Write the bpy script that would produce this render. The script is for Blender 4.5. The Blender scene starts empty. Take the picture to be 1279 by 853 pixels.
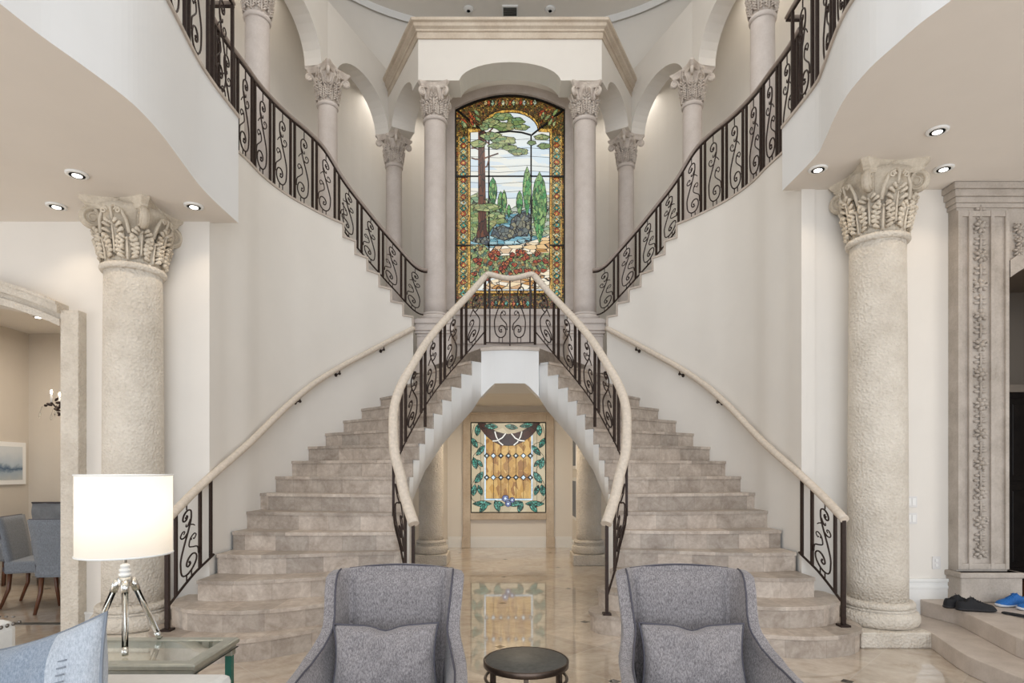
import bpy, bmesh, math, random
from mathutils import Vector, Matrix
random.seed(7)
PI = math.pi
# ------------------------------------------------------------ camera, world, lights
FPX, H, CXP, CYP = 738.0, 1.42, 637.0, 588.0
C = bpy.context.scene.collection
cd = bpy.data.cameras.new('camera'); cam = bpy.data.objects.new('camera', cd); C.objects.link(cam)
cam.location = (0, 0, H); cam.rotation_euler = (PI/2, 0, 0)
cd.sensor_width = 36; cd.lens = FPX/1279*36
cd.shift_x = (639.5-CXP)/1279; cd.shift_y = (CYP-426.5)/1279
cd.clip_start = 0.05
bpy.context.scene.camera = cam
vs = bpy.context.scene.view_settings
vs.view_transform = 'Standard'; vs.look = 'None'; vs.gamma = 1; vs.use_curve_mapping = False
vs.exposure = 0.0
w = bpy.data.worlds.new('world'); bpy.context.scene.world = w; w.use_nodes = True
bg = w.node_tree.nodes['Background']; bg.inputs[0].default_value = (0.82, 0.90, 1.0, 1); bg.inputs[1].default_value = 0.85

def area(name, loc, rot, sx, sy, power, col):
    d = bpy.data.lights.new(name, 'AREA'); d.shape = 'RECTANGLE'; d.size = sx; d.size_y = sy
    d.energy = power; d.color = col
    o = bpy.data.objects.new(name, d); o.location = loc; o.rotation_euler = rot; C.objects.link(o); return o
area('window_daylight', (0, -4.5, 3.3), (PI/2, 0, 0), 8, 6.2, 450, (0.86, 0.92, 1.0))
for sx in (-1, 1): area('side_fill', (sx*7.4, 0.6, 1.5), (PI/2, 0, sx*PI/2), 4.0, 2.6, 90, (1.0, 0.95, 0.88))  # unseen side lights added to brighten the balcony soffits
area('rotunda_skylight', (0, 5.2, 8.9), (0, 0, 0), 3.4, 3.0, 82, (1.0, 0.97, 0.92))
area('hall_ceiling_light', (0, 9.2, 2.56), (0, 0, 0), 0.6, 0.6, 30, (1.0, 0.86, 0.68))
area('dining_ceiling_light', (-5.2, 6.8, 3.2), (0, 0, 0), 1.4, 1.2, 36, (1.0, 0.90, 0.78))
area('study_ceiling_light', (4.9, 6.2, 3.3), (0, 0, 0), 0.5, 0.5, 1.6, (1.0, 0.88, 0.75))
def spot(loc, power, col=(1, .83, .64), ang=115):
    d = bpy.data.lights.new('downlight_lamp', 'SPOT'); d.energy = power; d.color = col
    d.spot_size = math.radians(ang); d.spot_blend = 0.7; d.shadow_soft_size = 0.04
    o = bpy.data.objects.new('downlight_lamp', d); o.location = loc; C.objects.link(o)
def point(loc, power, col=(1, .86, .68), r=.05, name='bulb_light'):
    d = bpy.data.lights.new(name, 'POINT'); d.energy = power; d.color = col; d.shadow_soft_size = r
    o = bpy.data.objects.new(name, d); o.location = loc; C.objects.link(o)
for sx in (-1, 1):
    area('gallery_fill', (sx*3.35, 7.2, 8.2), (0, 0, 0), .5, 2.2, 13 if sx < 0 else 20, (1, .95, .88))  # added unseen fill for walls behind the arcades, stronger on the right
    area('gallery_fill', (sx*2.0, 10.45, 8.0), (0, 0, 0), 1.0, .5, 8, (1, .95, .88))  # added unseen fill around the small columns beside the window bay

# ------------------------------------------------------------ materials
M = {}
class NT:
    def __init__(s, name):
        s.m = bpy.data.materials.new(name); s.m.use_nodes = True; s.t = s.m.node_tree; s.b = s.t.nodes['Principled BSDF']
        s.tc = s.t.nodes.new('ShaderNodeTexCoord')
    def n(s, ty, **kw):
        x = s.t.nodes.new(ty)
        for k, v in kw.items(): setattr(x, k, v)
        return x
    def l(s, a, b): s.t.links.new(a, b)
    def math(s, op, a, b=None, c=None):
        x = s.n('ShaderNodeMath', operation=op)
        for i, v in enumerate((a, b, c)):
            if v is None: continue
            if isinstance(v, (int, float)): x.inputs[i].default_value = v
            else: s.l(v, x.inputs[i])
        return x.outputs[0]
    def noise(s, sc, det=6, vec=None, rough=.6, dist=0):
        x = s.n('ShaderNodeTexNoise'); x.inputs['Scale'].default_value = sc; x.inputs['Detail'].default_value = det
        x.inputs['Roughness'].default_value = rough; x.inputs['Distortion'].default_value = dist
        s.l(vec or s.tc.outputs['Object'], x.inputs['Vector']); return x.outputs['Fac']
    def ramp(s, fac, stops):
        x = s.n('ShaderNodeValToRGB'); e = x.color_ramp.elements
        while len(e) < len(stops): e.new(.5)
        for q, (p, c) in zip(e, stops): q.position = p; q.color = (*c, 1)
        s.l(fac, x.inputs[0]); return x.outputs[0]
    def mix(s, f, a, b, ty='MIX'):
        x = s.n('ShaderNodeMix', data_type='RGBA', blend_type=ty)
        for i, v in ((0, f), (6, a), (7, b)):
            if isinstance(v, (int, float)): x.inputs[i].default_value = v
            elif isinstance(v, tuple): x.inputs[i].default_value = (*v, 1)
            else: s.l(v, x.inputs[i])
        return x.outputs[2]
    def bump(s, h, st=.3, d=.01):
        x = s.n('ShaderNodeBump'); x.inputs['Strength'].default_value = st; x.inputs['Distance'].default_value = d
        s.l(h, x.inputs['Height']); s.l(x.outputs[0], s.b.inputs['Normal'])
    def set(s, col=None, rough=.5, metal=0, **kw):
        if col is not None:
            if isinstance(col, tuple): s.b.inputs['Base Color'].default_value = (*col, 1)
            else: s.l(col, s.b.inputs['Base Color'])
        s.b.inputs['Roughness'].default_value = rough; s.b.inputs['Metallic'].default_value = metal
        for k, v in kw.items(): s.b.inputs[k.replace('_', ' ')].default_value = v
        return s.m
def plain(name, col, rough=.5, metal=0, noise=0, nsc=20, bump=0, **kw):
    t = NT(name)
    if noise:
        f = t.noise(nsc)
        c = t.ramp(f, [(.3, tuple(x*(1-noise) for x in col)), (.7, tuple(min(1, x*(1+noise)) for x in col))])
        if bump: t.bump(f, bump, .004)
    else: c = col
    M[name] = t.set(c, rough, metal, **kw); return M[name]
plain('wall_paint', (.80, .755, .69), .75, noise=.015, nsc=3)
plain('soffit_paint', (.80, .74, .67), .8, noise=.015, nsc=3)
plain('white_paint', (.82, .81, .79), .6, noise=.01, nsc=3)
plain('trim_white', (.84, .83, .80), .4, noise=.01)
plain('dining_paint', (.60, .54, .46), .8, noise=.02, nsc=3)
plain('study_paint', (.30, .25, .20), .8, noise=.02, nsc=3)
plain('iron', (.035, .02, .015), .45, .5, noise=.3, nsc=60)
plain('rail_stone', (.66, .57, .47), .55, noise=.12, nsc=35, bump=.2)
plain('rail_taupe', (.36, .29, .25), .5, noise=.1, nsc=35)
plain('dark_wood', (.018, .014, .012), .4, noise=.3, nsc=12)
plain('walnut', (.10, .035, .015), .35, noise=.3, nsc=14)
plain('chrome', (.75, .74, .70), .18, 1, noise=.03)
plain('silver_leaf', (.46, .47, .42), .32, .75, noise=.1, nsc=30)
plain('teal_glass', (.03, .16, .12), .1, noise=.2, nsc=8)
plain('black_rubber', (.012, .012, .014), .6, noise=.2)
plain('black_mesh', (.01, .01, .012), .8, noise=.4, nsc=160, bump=.4)
plain('blue_mesh', (.01, .13, .42), .6, noise=.3, nsc=140, bump=.4)
plain('sole_white', (.62, .66, .72), .5, noise=.05)
plain('nail_metal', (.20, .18, .16), .3, 1, noise=.1)
plain('white_leather', (.72, .70, .66), .45, noise=.04, nsc=40)
plain('piping_dark', (.07, .065, .08), .7, noise=.2, nsc=100)
plain('grey_velvet', (.20, .22, .25), .8, noise=.1, nsc=30)
plain('plate_plastic', (.72, .70, .68), .35, noise=.01)
plain('slate', (.07, .068, .06), .45, noise=.3, nsc=40, bump=.2)
plain('bronze', (.09, .065, .05), .35, .8, noise=.2)
plain('teal_fabric', (.02, .30, .28), .7, noise=.1)
def glassy(name, col, rough=.02):
    t = NT(name); M[name] = t.set(col, rough, 0, Transmission_Weight=1.0, IOR=1.3)
glassy('acrylic', (.93, .95, .94)); glassy('table_glass', (.88, .95, .92))
def emis(name, col, st):
    t = NT(name); t.b.inputs['Emission Color'].default_value = (*col, 1); t.b.inputs['Emission Strength'].default_value = st
    M[name] = t.set(col, .5)
emis('lamp_lens', (1, .93, .82), 9); emis('candle_flame', (1, .85, .6), 14)
def stone(name, c1, c2, bst=.5, sc=1.0, rough=.8, pit=.0):
    t = NT(name)
    a = t.noise(3.2*sc, 8); b = t.noise(38*sc, 8, rough=.7); v = t.n('ShaderNodeTexVoronoi'); v.inputs['Scale'].default_value = 55*sc
    t.l(t.tc.outputs['Object'], v.inputs['Vector'])
    f = t.math('ADD', t.math('MULTIPLY', a, .65), t.math('MULTIPLY', b, .35))
    col = t.ramp(f, [(.34, c1), (.62, c2)])
    hgt = t.math('ADD', b, t.math('MULTIPLY', v.outputs['Distance'], pit))
    t.bump(hgt, bst, .012); M[name] = t.set(col, rough)
stone('coral_stone', (.58, .51, .42), (.78, .71, .61), .85, .9, pit=.9)
stone('carved_stone', (.46, .39, .30), (.74, .66, .54), .35, 1.6)
stone('pale_carved', (.48, .40, .34), (.76, .68, .60), .3, 2.5)
stone('shaft_stone', (.54, .47, .42), (.66, .59, .54), .12, 1.2, .7)
stone('cornice_stone', (.50, .40, .30), (.68, .59, .48), .15, 1.0, .7)
stone('door_stone', (.36, .31, .26), (.54, .48, .42), .4, 1.6)
stone('nosing_stone', (.46, .39, .33), (.60, .52, .45), .1, 2, .5)
def tread_mat():
    t = NT('travertine_step')
    sp = t.n('ShaderNodeSeparateXYZ'); t.l(t.tc.outputs['UV'], sp.inputs[0])
    fl = t.math('FLOOR', t.math('DIVIDE', sp.outputs[0], .31))
    wn = t.n('ShaderNodeTexWhiteNoise', noise_dimensions='2D')
    cb = t.n('ShaderNodeCombineXYZ'); t.l(fl, cb.inputs[0]); t.l(t.math('FLOOR', sp.outputs[1]), cb.inputs[1]); t.l(cb.outputs[0], wn.inputs['Vector'])
    fr = t.math('FRACT', t.math('DIVIDE', sp.outputs[0], .31))
    seam = t.math('LESS_THAN', fr, .012)
    n1 = t.noise(7, 9, rough=.72, dist=.6); n2 = t.noise(30, 6)
    f = t.math('ADD', t.math('MULTIPLY', n1, .75), t.math('MULTIPLY', n2, .25))
    c = t.ramp(f, [(.32, (.31, .245, .19)), (.5, (.46, .385, .32)), (.66, (.61, .535, .455))])
    br = t.math('MULTIPLY_ADD', wn.outputs['Value'], .42, .79)
    cc = t.n('ShaderNodeCombineColor')
    for i in range(3): t.l(br, cc.inputs[i])
    c = t.mix(1.0, c, cc.outputs[0], 'MULTIPLY'); c = t.mix(t.math('MULTIPLY', seam, .5), c, (.25, .2, .16))
    M['travertine_step'] = t.set(c, .42)
tread_mat()
def floor_mat(name, rough, tone=1.0):
    t = NT(name)
    mp = t.n('ShaderNodeMapping'); mp.inputs['Rotation'].default_value = (0, 0, PI/4)
    mp.inputs['Location'].default_value = (-.08, 0, 0)
    ad = t.n('ShaderNodeVectorMath', operation='ADD'); ad.inputs[1].default_value = (.08, -6.34, 0)
    t.l(t.tc.outputs['Object'], ad.inputs[0]); mp.inputs['Location'].default_value = (0, 0, 0)
    t.l(ad.outputs[0], mp.inputs['Vector'])
    sp = t.n('ShaderNodeSeparateXYZ'); t.l(mp.outputs[0], sp.inputs[0])
    P = .555
    def cell(o, p): return t.math('FRACT', t.math('DIVIDE', o, p))
    def edge(o, p): # distance to nearest lattice line in metres
        fr = cell(o, p); return t.math('MULTIPLY', t.math('MINIMUM', fr, t.math('SUBTRACT', 1.0, fr)), p)
    eu, ev = edge(sp.outputs[0], P), edge(sp.outputs[1], P)
    grout = t.math('LESS_THAN', t.math('MINIMUM', eu, ev), .0035)
    e2 = t.math('MAXIMUM', edge(sp.outputs[0], 2*P), edge(sp.outputs[1], 2*P))
    inset = t.math('LESS_THAN', e2, .033)
    cb = t.n('ShaderNodeCombineXYZ'); t.l(t.math('FLOOR', t.math('DIVIDE', sp.outputs[0], P)), cb.inputs[0]); t.l(t.math('FLOOR', t.math('DIVIDE', sp.outputs[1], P)), cb.inputs[1])
    wn = t.n('ShaderNodeTexWhiteNoise', noise_dimensions='2D'); t.l(cb.outputs[0], wn.inputs['Vector'])
    n1 = t.noise(3.2, 9, rough=.7, dist=1.2); n2 = t.noise(14, 8)
    f = t.math('ADD', t.math('MULTIPLY', n1, .7), t.math('MULTIPLY', n2, .3))
    c = t.ramp(f, [(.30, (.33*tone, .24*tone, .17*tone)), (.48, (.53*tone, .43*tone, .33*tone)), (.66, (.68*tone, .60*tone, .49*tone))])
    br = t.math('MULTIPLY_ADD', wn.outputs['Value'], .3, .84)
    cc = t.n('ShaderNodeCombineColor')
    for i in range(3): t.l(br, cc.inputs[i])
    c = t.mix(1.0, c, cc.outputs[0], 'MULTIPLY')
    c = t.mix(t.math('MULTIPLY', grout, .7), c, (.62, .56, .48)); c = t.mix(inset, c, (.03, .025, .02))
    t.b.inputs['Coat Weight'].default_value = 1.0; t.b.inputs['Coat Roughness'].default_value = .035; t.b.inputs['Coat IOR'].default_value = 2.0
    t.bump(n2, .03, .004)
    M[name] = t.set(c, rough)
floor_mat('travertine_floor', .3)
def tweed(name, c1, c2, sc=260):
    t = NT(name)
    n1 = t.noise(sc, 3, rough=.8); wv = t.noise(40, 4)
    mp = t.n('ShaderNodeMapping'); mp.inputs['Scale'].default_value = (1, 1, .35); t.l(t.tc.outputs['Object'], mp.inputs['Vector'])
    n2 = t.noise(sc*.7, 2, vec=mp.outputs[0])
    f = t.math('ADD', t.math('MULTIPLY', n1, .4), t.math('ADD', t.math('MULTIPLY', n2, .5), t.math('MULTIPLY', wv, .1)))
    c = t.ramp(f, [(.4, c1), (.6, c2)]); t.bump(f, .5, .004)
    M[name] = t.set(c, .9, Sheen_Weight=.2)
tweed('grey_tweed', (.125, .11, .112), (.35, .32, .315), 330)
tweed('blue_linen', (.17, .21, .26), (.30, .34, .40), 330)
tweed('pale_linen', (.33, .36, .40), (.50, .53, .57), 330)
tweed('dining_fabric', (.14, .155, .175), (.22, .24, .27), 200)
def shade_mat():
    t = NT('lamp_shade_linen'); n = t.noise(240, 2)
    t.b.inputs['Emission Color'].default_value = (1, .93, .82, 1); t.b.inputs['Emission Strength'].default_value = .05
    t.bump(n, .1, .002)
    tr = t.n('ShaderNodeBsdfTranslucent'); tr.inputs[0].default_value = (.95, .9, .82, 1)
    mx = t.n('ShaderNodeMixShader'); mx.inputs[0].default_value = .55
    out = t.t.nodes['Material Output']; t.l(t.b.outputs[0], mx.inputs[1]); t.l(tr.outputs[0], mx.inputs[2]); t.l(mx.outputs[0], out.inputs[0])
    M['lamp_shade_linen'] = t.set((.9, .87, .82), .8)
shade_mat()
def glasscell(name, pal, sc=18, lead=.06, strength=1.0, stretch=(1, 1, 1)):
    t = NT(name)
    mp = t.n('ShaderNodeMapping'); mp.inputs['Scale'].default_value = stretch; t.l(t.tc.outputs['Object'], mp.inputs['Vector'])
    v1 = t.n('ShaderNodeTexVoronoi'); v1.inputs['Scale'].default_value = sc; t.l(mp.outputs[0], v1.inputs['Vector'])
    sp = t.n('ShaderNodeSeparateColor'); t.l(v1.outputs['Color'], sp.inputs[0])
    nz = t.noise(60, 4); f = t.math('ADD', t.math('MULTIPLY', sp.outputs[0], .8), t.math('MULTIPLY', nz, .25))
    k = len(pal); c = t.ramp(f, [((i+.3)/k, p) for i, p in enumerate(pal)])
    if lead:
        v2 = t.n('ShaderNodeTexVoronoi', feature='DISTANCE_TO_EDGE'); v2.inputs['Scale'].default_value = sc; t.l(mp.outputs[0], v2.inputs['Vector'])
        c = t.mix(t.math('LESS_THAN', v2.outputs['Distance'], lead), c, (.006, .005, .004))
    t.l(c, t.b.inputs['Emission Color']); t.b.inputs['Emission Strength'].default_value = strength
    M[name] = t.set((.02, .02, .02), .25)
G = lambda *a, **k: glasscell(*a, **k)
G('glass_border', [(.05, .02, .008), (.20, .09, .015), (.07, .08, .02), (.38, .21, .04), (.03, .04, .015), (.22, .06, .015)], 34, .08)
G('glass_ornament', [(.45, .31, .07), (.08, .14, .05), (.62, .48, .17), (.30, .10, .02), (.70, .60, .30)], 46, .08)
G('glass_gold', [(.60, .33, .05), (.78, .48, .10), (.5, .25, .04)], 20, .04)
G('glass_sky', [(.52, .64, .76), (.74, .79, .78), (.82, .80, .70), (.62, .73, .80)], 4.5, 0, stretch=(.35, 1, 2.6))
G('glass_leaf', [(.09, .17, .05), (.22, .30, .09), (.42, .46, .20), (.14, .26, .12), (.30, .30, .12)], 15, .04, stretch=(.8, 1, 1.7))
G('glass_cypress', [(.03, .20, .06), (.08, .33, .10), (.30, .48, .16), (.02, .12, .04)], 22, .05, stretch=(1.6, 1, .6))
G('glass_trunk', [(.05, .012, .008), (.10, .03, .015), (.16, .05, .02)], 14, .05, stretch=(1.5, 1, .4))
G('glass_hill', [(.34, .45, .20), (.60, .58, .38), (.18, .32, .16), (.45, .50, .42)], 12, .05, stretch=(.7, 1, 1.8))
G('glass_water', [(.10, .32, .42), (.28, .52, .62), (.05, .20, .24), (.45, .65, .68)], 13, .04, stretch=(.6, 1, 2.2))
G('glass_rock', [(.07, .10, .12), (.18, .20, .17), (.03, .05, .09), (.26, .25, .16)], 17, .06)
G('glass_meadow', [(.08, .20, .08), (.20, .34, .12), (.45, .40, .16), (.05, .16, .12), (.30, .15, .04)], 24, .06)
G('glass_flower', [(.38, .03, .01), (.60, .10, .03), (.25, .02, .01), (.65, .22, .05)], 44, .08)
G('glass_sand', [(.72, .42, .14), (.86, .70, .45), (.90, .84, .70), (.50, .24, .06)], 10, .04, stretch=(.6, 1, 1.8))
G('glass_cream', [(.62, .50, .31), (.70, .60, .40), (.55, .46, .30)], 5, 0, strength=.8)
G('glass_amber', [(.38, .19, .03), (.55, .30, .06), (.66, .42, .13), (.30, .13, .02)], 9, 0, stretch=(1.6, 1, .8), strength=1.0)
G('glass_teal', [(.02, .16, .11), (.05, .30, .22), (.14, .42, .33), (.01, .08, .06)], 22, .07)
G('glass_swag', [(.022, .008, .006), (.05, .014, .009)], 9, .03)
G('glass_blue', [(.04, .07, .20), (.14, .17, .40), (.25, .3, .5)], 40, .06)
G('glass_paleblue', [(.50, .68, .80), (.75, .85, .92)], 20, 0)
G('glass_white', [(.80, .76, .66), (.9, .87, .8)], 20, 0)
plain('lead', (.008, .007, .006), .5, .2, noise=.2)

# ------------------------------------------------------------ mesh helpers
class MB:
    def __init__(s): s.v = []; s.f = []; s.mi = []; s.uv = []; s.sm = []
    def add(s, vs, fs, mi=0, uv=None, smooth=False):
        o = len(s.v); s.v += [tuple(p) for p in vs]
        for k, f in enumerate(fs):
            s.f.append(tuple(i+o for i in f)); s.mi.append(mi); s.sm.append(smooth); s.uv.append(uv[k] if uv else None)
        return s
    def box(s, x0, x1, y0, y1, z0, z1, mi=0):
        v = [(x, y, z) for z in (z0, z1) for y in (y0, y1) for x in (x0, x1)]
        return s.add(v, [(0, 2, 3, 1), (4, 5, 7, 6), (0, 1, 5, 4), (2, 6, 7, 3), (0, 4, 6, 2), (1, 3, 7, 5)], mi)
    def obox(s, c, ax, hx, hy, z0, z1, mi=0):   # box oriented in plan: centre c, unit axis ax
        ax = Vector(ax[:2]).normalized(); ay = Vector((-ax.y, ax.x)); p = []
        for z in (z0, z1):
            for a, b in ((-1, -1), (1, -1), (1, 1), (-1, 1)):
                q = Vector(c[:2])+ax*hx*a+ay*hy*b; p.append((q.x, q.y, z))
        return s.add(p, [(3, 2, 1, 0), (4, 5, 6, 7), (0, 1, 5, 4), (1, 2, 6, 5), (2, 3, 7, 6), (3, 0, 4, 7)], mi)
    def prism(s, poly, z0, z1, mi=0):
        n = len(poly); v = [(x, y, z0) for x, y in poly]+[(x, y, z1) for x, y in poly]
        return s.add(v, [tuple(range(n-1, -1, -1)), tuple(range(n, 2*n))]+[(i, (i+1) % n, n+(i+1) % n, n+i) for i in range(n)], mi)
    def lathe(s, prof, c=(0, 0, 0), n=32, mi=0, smooth=True, sx=1, sy=1):
        v = []; m = len(prof)
        for r, z in prof:
            for k in range(n):
                a = 2*PI*k/n; v.append((c[0]+r*math.cos(a)*sx, c[1]+r*math.sin(a)*sy, c[2]+z))
        f = [(i*n+k, i*n+(k+1) % n, (i+1)*n+(k+1) % n, (i+1)*n+k) for i in range(m-1) for k in range(n)]
        s.add(v, f, mi, smooth=smooth)
        s.add(v[:n], [tuple(range(n-1, -1, -1))], mi); s.add(v[-n:], [tuple(range(n))], mi); return s
    def tube(s, pts, r, n=6, mi=0, closed=False, flat=1.0, up=None):
        pts = [Vector(p) for p in pts]; m = len(pts); rr = r if callable(r) else (lambda t: r)
        tang = []
        for i in range(m):
            a = pts[max(0, i-1)]; b = pts[min(m-1, i+1)]; t = (b-a); tang.append(t.normalized() if t.length > 1e-9 else Vector((0, 0, 1)))
        if up is not None: nrm = Vector(up)
        else: nrm = Vector((0, 0, 1)) if abs(tang[0].z) < .9 else Vector((1, 0, 0))
        v = []
        for i in range(m):
            t = tang[i]
            if up is not None: nrm = Vector(up)
            nn = nrm - t*nrm.dot(t)
            if nn.length < 1e-6: nn = t.orthogonal()
            nrm = nn.normalized(); b = t.cross(nrm); R = rr(i/(m-1))
            for k in range(n):
                a = 2*PI*(k+.5)/n; v.append(pts[i]+nrm*math.cos(a)*R*flat+b*math.sin(a)*R)
        f = [(i*n+k, i*n+(k+1) % n, (i+1)*n+(k+1) % n, (i+1)*n+k) for i in range(m-1) for k in range(n)]
        s.add(v, f, mi, smooth=n > 4)
        if not closed: s.add(v[:n], [tuple(range(n-1, -1, -1))], mi); s.add(v[-n:], [tuple(range(n))], mi)
        return s
    def sweep(s, path, prof, mi=0, closedprof=True, smooth=False):
        """path: list of 3D pts; prof: (outward, up) offsets; outward is to the right of travel in plan"""
        P = [Vector(p) for p in path]; m = len(P); k = len(prof); v = []
        for i in range(m):
            d0 = (P[i]-P[i-1]) if i else (P[1]-P[0]); d1 = (P[i+1]-P[i]) if i < m-1 else d0
            if i == 0: d0 = d1
            a = Vector((d0.y, -d0.x, 0)).normalized(); b = Vector((d1.y, -d1.x, 0)).normalized()
            n = (a+b); n = n.normalized() if n.length > 1e-6 else a; sc = 1/max(.35, n.dot(a))
            for o, u in prof: v.append(P[i]+n*o*sc+Vector((0, 0, u)))
        kk = k if closedprof else k-1
        f = [(i*k+j, i*k+(j+1) % k, (i+1)*k+(j+1) % k, (i+1)*k+j) for i in range(m-1) for j in range(kk)]
        s.add(v, f, mi, smooth=smooth)
        if closedprof: s.add(v[:k], [tuple(range(k))], mi); s.add(v[-k:], [tuple(range(k-1, -1, -1))], mi)
        return s
    def grid(s, fn, nu, nv, mi=0, smooth=True):
        v = [fn(i/nu, j/nv) for i in range(nu+1) for j in range(nv+1)]
        f = [(i*(nv+1)+j, (i+1)*(nv+1)+j, (i+1)*(nv+1)+j+1, i*(nv+1)+j+1) for i in range(nu) for j in range(nv)]
        return s.add(v, f, mi, smooth=smooth)
    def blob(s, c, r, mi=0, n=10, m=7, rot=None):
        v = []
        for i in range(m+1):
            th = PI*i/m
            for k in range(n):
                a = 2*PI*k/n; p = Vector((math.sin(th)*math.cos(a)*r[0], math.sin(th)*math.sin(a)*r[1], math.cos(th)*r[2]))
                if rot: p = rot @ p
                v.append(Vector(c)+p)
        f = [(i*n+k, (i+1)*n+k, (i+1)*n+(k+1) % n, i*n+(k+1) % n) for i in range(m) for k in range(n)]
        return s.add(v, f, mi, smooth=True)
    def mesh(s, name, mats):
        me = bpy.data.meshes.new(name); me.from_pydata(s.v, [], s.f)
        for m in (mats if isinstance(mats, (list, tuple)) else [mats]): me.materials.append(M[m])
        for p, mi, sm in zip(me.polygons, s.mi, s.sm): p.material_index = mi; p.use_smooth = sm
        if any(u is not None for u in s.uv):
            ul = me.uv_layers.new(name='UVMap')
            for p, u in zip(me.polygons, s.uv):
                if u:
                    for li, q in zip(p.loop_indices, u): ul.data[li].uv = q
        bm = bmesh.new(); bm.from_mesh(me); bmesh.ops.remove_doubles(bm, verts=bm.verts, dist=1e-5)
        bmesh.ops.dissolve_degenerate(bm, dist=1e-6, edges=bm.edges); bmesh.ops.recalc_face_normals(bm, faces=bm.faces); bm.to_mesh(me); bm.free()
        return me
    def build(s, name, mats, parent=None, loc=None, bevel=0):
        o = bpy.data.objects.new(name, s.mesh(name, mats)); C.objects.link(o)
        if parent: o.parent = parent
        if loc: o.location = loc
        if bevel:
            b = o.modifiers.new('bevel', 'BEVEL'); b.width = bevel; b.segments = 2; b.limit_method = 'ANGLE'; b.angle_limit = .6
        return o
def thing(name, label, cat, loc=(0, 0, 0), rz=0, group=None):
    o = bpy.data.objects.new(name, None); C.objects.link(o); o.location = loc; o.rotation_euler = (0, 0, rz); o.empty_display_size = .1
    return tag(o, label, cat, group)
def tag(o, label, cat, group=None):
    o['label'] = label; o['category'] = cat
    if group: o['group'] = group
    return o
def struct(o, label=None):
    o['kind'] = 'structure'
    if label: o['label'] = label
    return o
def kids(o): return [c for c in bpy.data.objects if c.parent == o]
def dup(root, loc, rz=0, label=None):
    r = root.copy(); C.objects.link(r); r.location = loc; r.rotation_euler = (0, 0, rz)
    if label: r['label'] = label
    for ch in kids(root):
        c = ch.copy(); C.objects.link(c); c.parent = r
        for g in kids(ch): d = g.copy(); C.objects.link(d); d.parent = c
    return r
def cr(pts, n=8):
    """Catmull-Rom through points of any dimension"""
    P = [Vector(p) for p in pts]; out = []
    for i in range(len(P)-1):
        p0 = P[max(0, i-1)]; p1 = P[i]; p2 = P[i+1]; p3 = P[min(len(P)-1, i+2)]
        for k in range(n):
            t = k/n
            out.append(.5*((2*p1)+(p2-p0)*t+(2*p0-5*p1+4*p2-p3)*t*t+(3*p1-p0-3*p2+p3)*t**3))
    out.append(P[-1]); return out
class Path:
    def __init__(s, pts):
        s.p = [Vector(p) for p in pts]; s.s = [0]
        for a, b in zip(s.p, s.p[1:]): s.s.append(s.s[-1]+(b.xy-a.xy).length)
        s.L = s.s[-1]
    def at(s, q):
        q = min(max(q, 0), s.L)
        for i in range(len(s.s)-1):
            if q <= s.s[i+1] or i == len(s.s)-2:
                t = (q-s.s[i])/max(1e-9, s.s[i+1]-s.s[i]); return s.p[i].lerp(s.p[i+1], t)
    def near(s, pt):
        b = None
        for i in range(201):
            q = s.L*i/200; d = (s.at(q).xy-Vector(pt[:2])).length
            if b is None or d < b[0]: b = (d, q)
        return b[1]

# ------------------------------------------------------------ key plan curves (given for the right side, x > 0)
R_ = .17
ZL = 17*R_                     # landing level
ZF = 4.47                      # upper floor level
OUT = [(2.6, 4.6), (2.6, 4.75), (2.6, 4.92), (2.6, 5.27), (2.6, 5.55), (2.59, 5.82), (2.575, 6.10), (2.524, 6.37), (2.444, 6.63), (2.338, 6.86), (2.213, 7.10),
       (2.062, 7.33), (1.893, 7.55), (1.704, 7.79), (1.52, 7.97), (1.33, 8.11), (1.15, 8.2)]
INN = [(.80, 5.05), (.86, 5.22), (.93, 5.36), (1.0, 5.45), (1.005, 5.55), (1.01, 5.63), (1.0, 5.72), (.99, 5.82), (.97, 5.93), (.93, 6.06), (.89, 6.2), (.82, 6.36),
       (.75, 6.55), (.665, 6.72), (.565, 6.87), (.45, 6.99), (.345, 7.08)]
def OY(s, y):      # the right flight sits slightly further back than the left one
    if s < 0: return y
    return y + .13*max(0, min(1, (7.6-y)/1.6))
def sd(s, pts, off=True): return [(s*p[0], OY(s, p[1]) if off else p[1]) + tuple(p[2:]) for p in pts]
WAL = [(2.63, 5.2), (2.63, 5.5)] + OUT[5:16]           # the curved outer wall starts at the foyer wall
YW = {-1: 5.17, 1: 5.34}                                 # foyer walls facing the camera
SOF = {-1: 3.60, 1: 3.96}                                # balcony soffit levels
NAME = {-1: 'left', 1: 'right'}

# ------------------------------------------------------------ floor, ceiling, big walls
struct(MB().box(-9, 9, -5, 11.6, -.1, 0).build('floor', 'travertine_floor'), 'polished diagonal travertine floor with small dark insets')
struct(MB().box(-5, 5, -3, 11.6, 9.0, 9.1).build('ceiling', 'wall_paint'))

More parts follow.
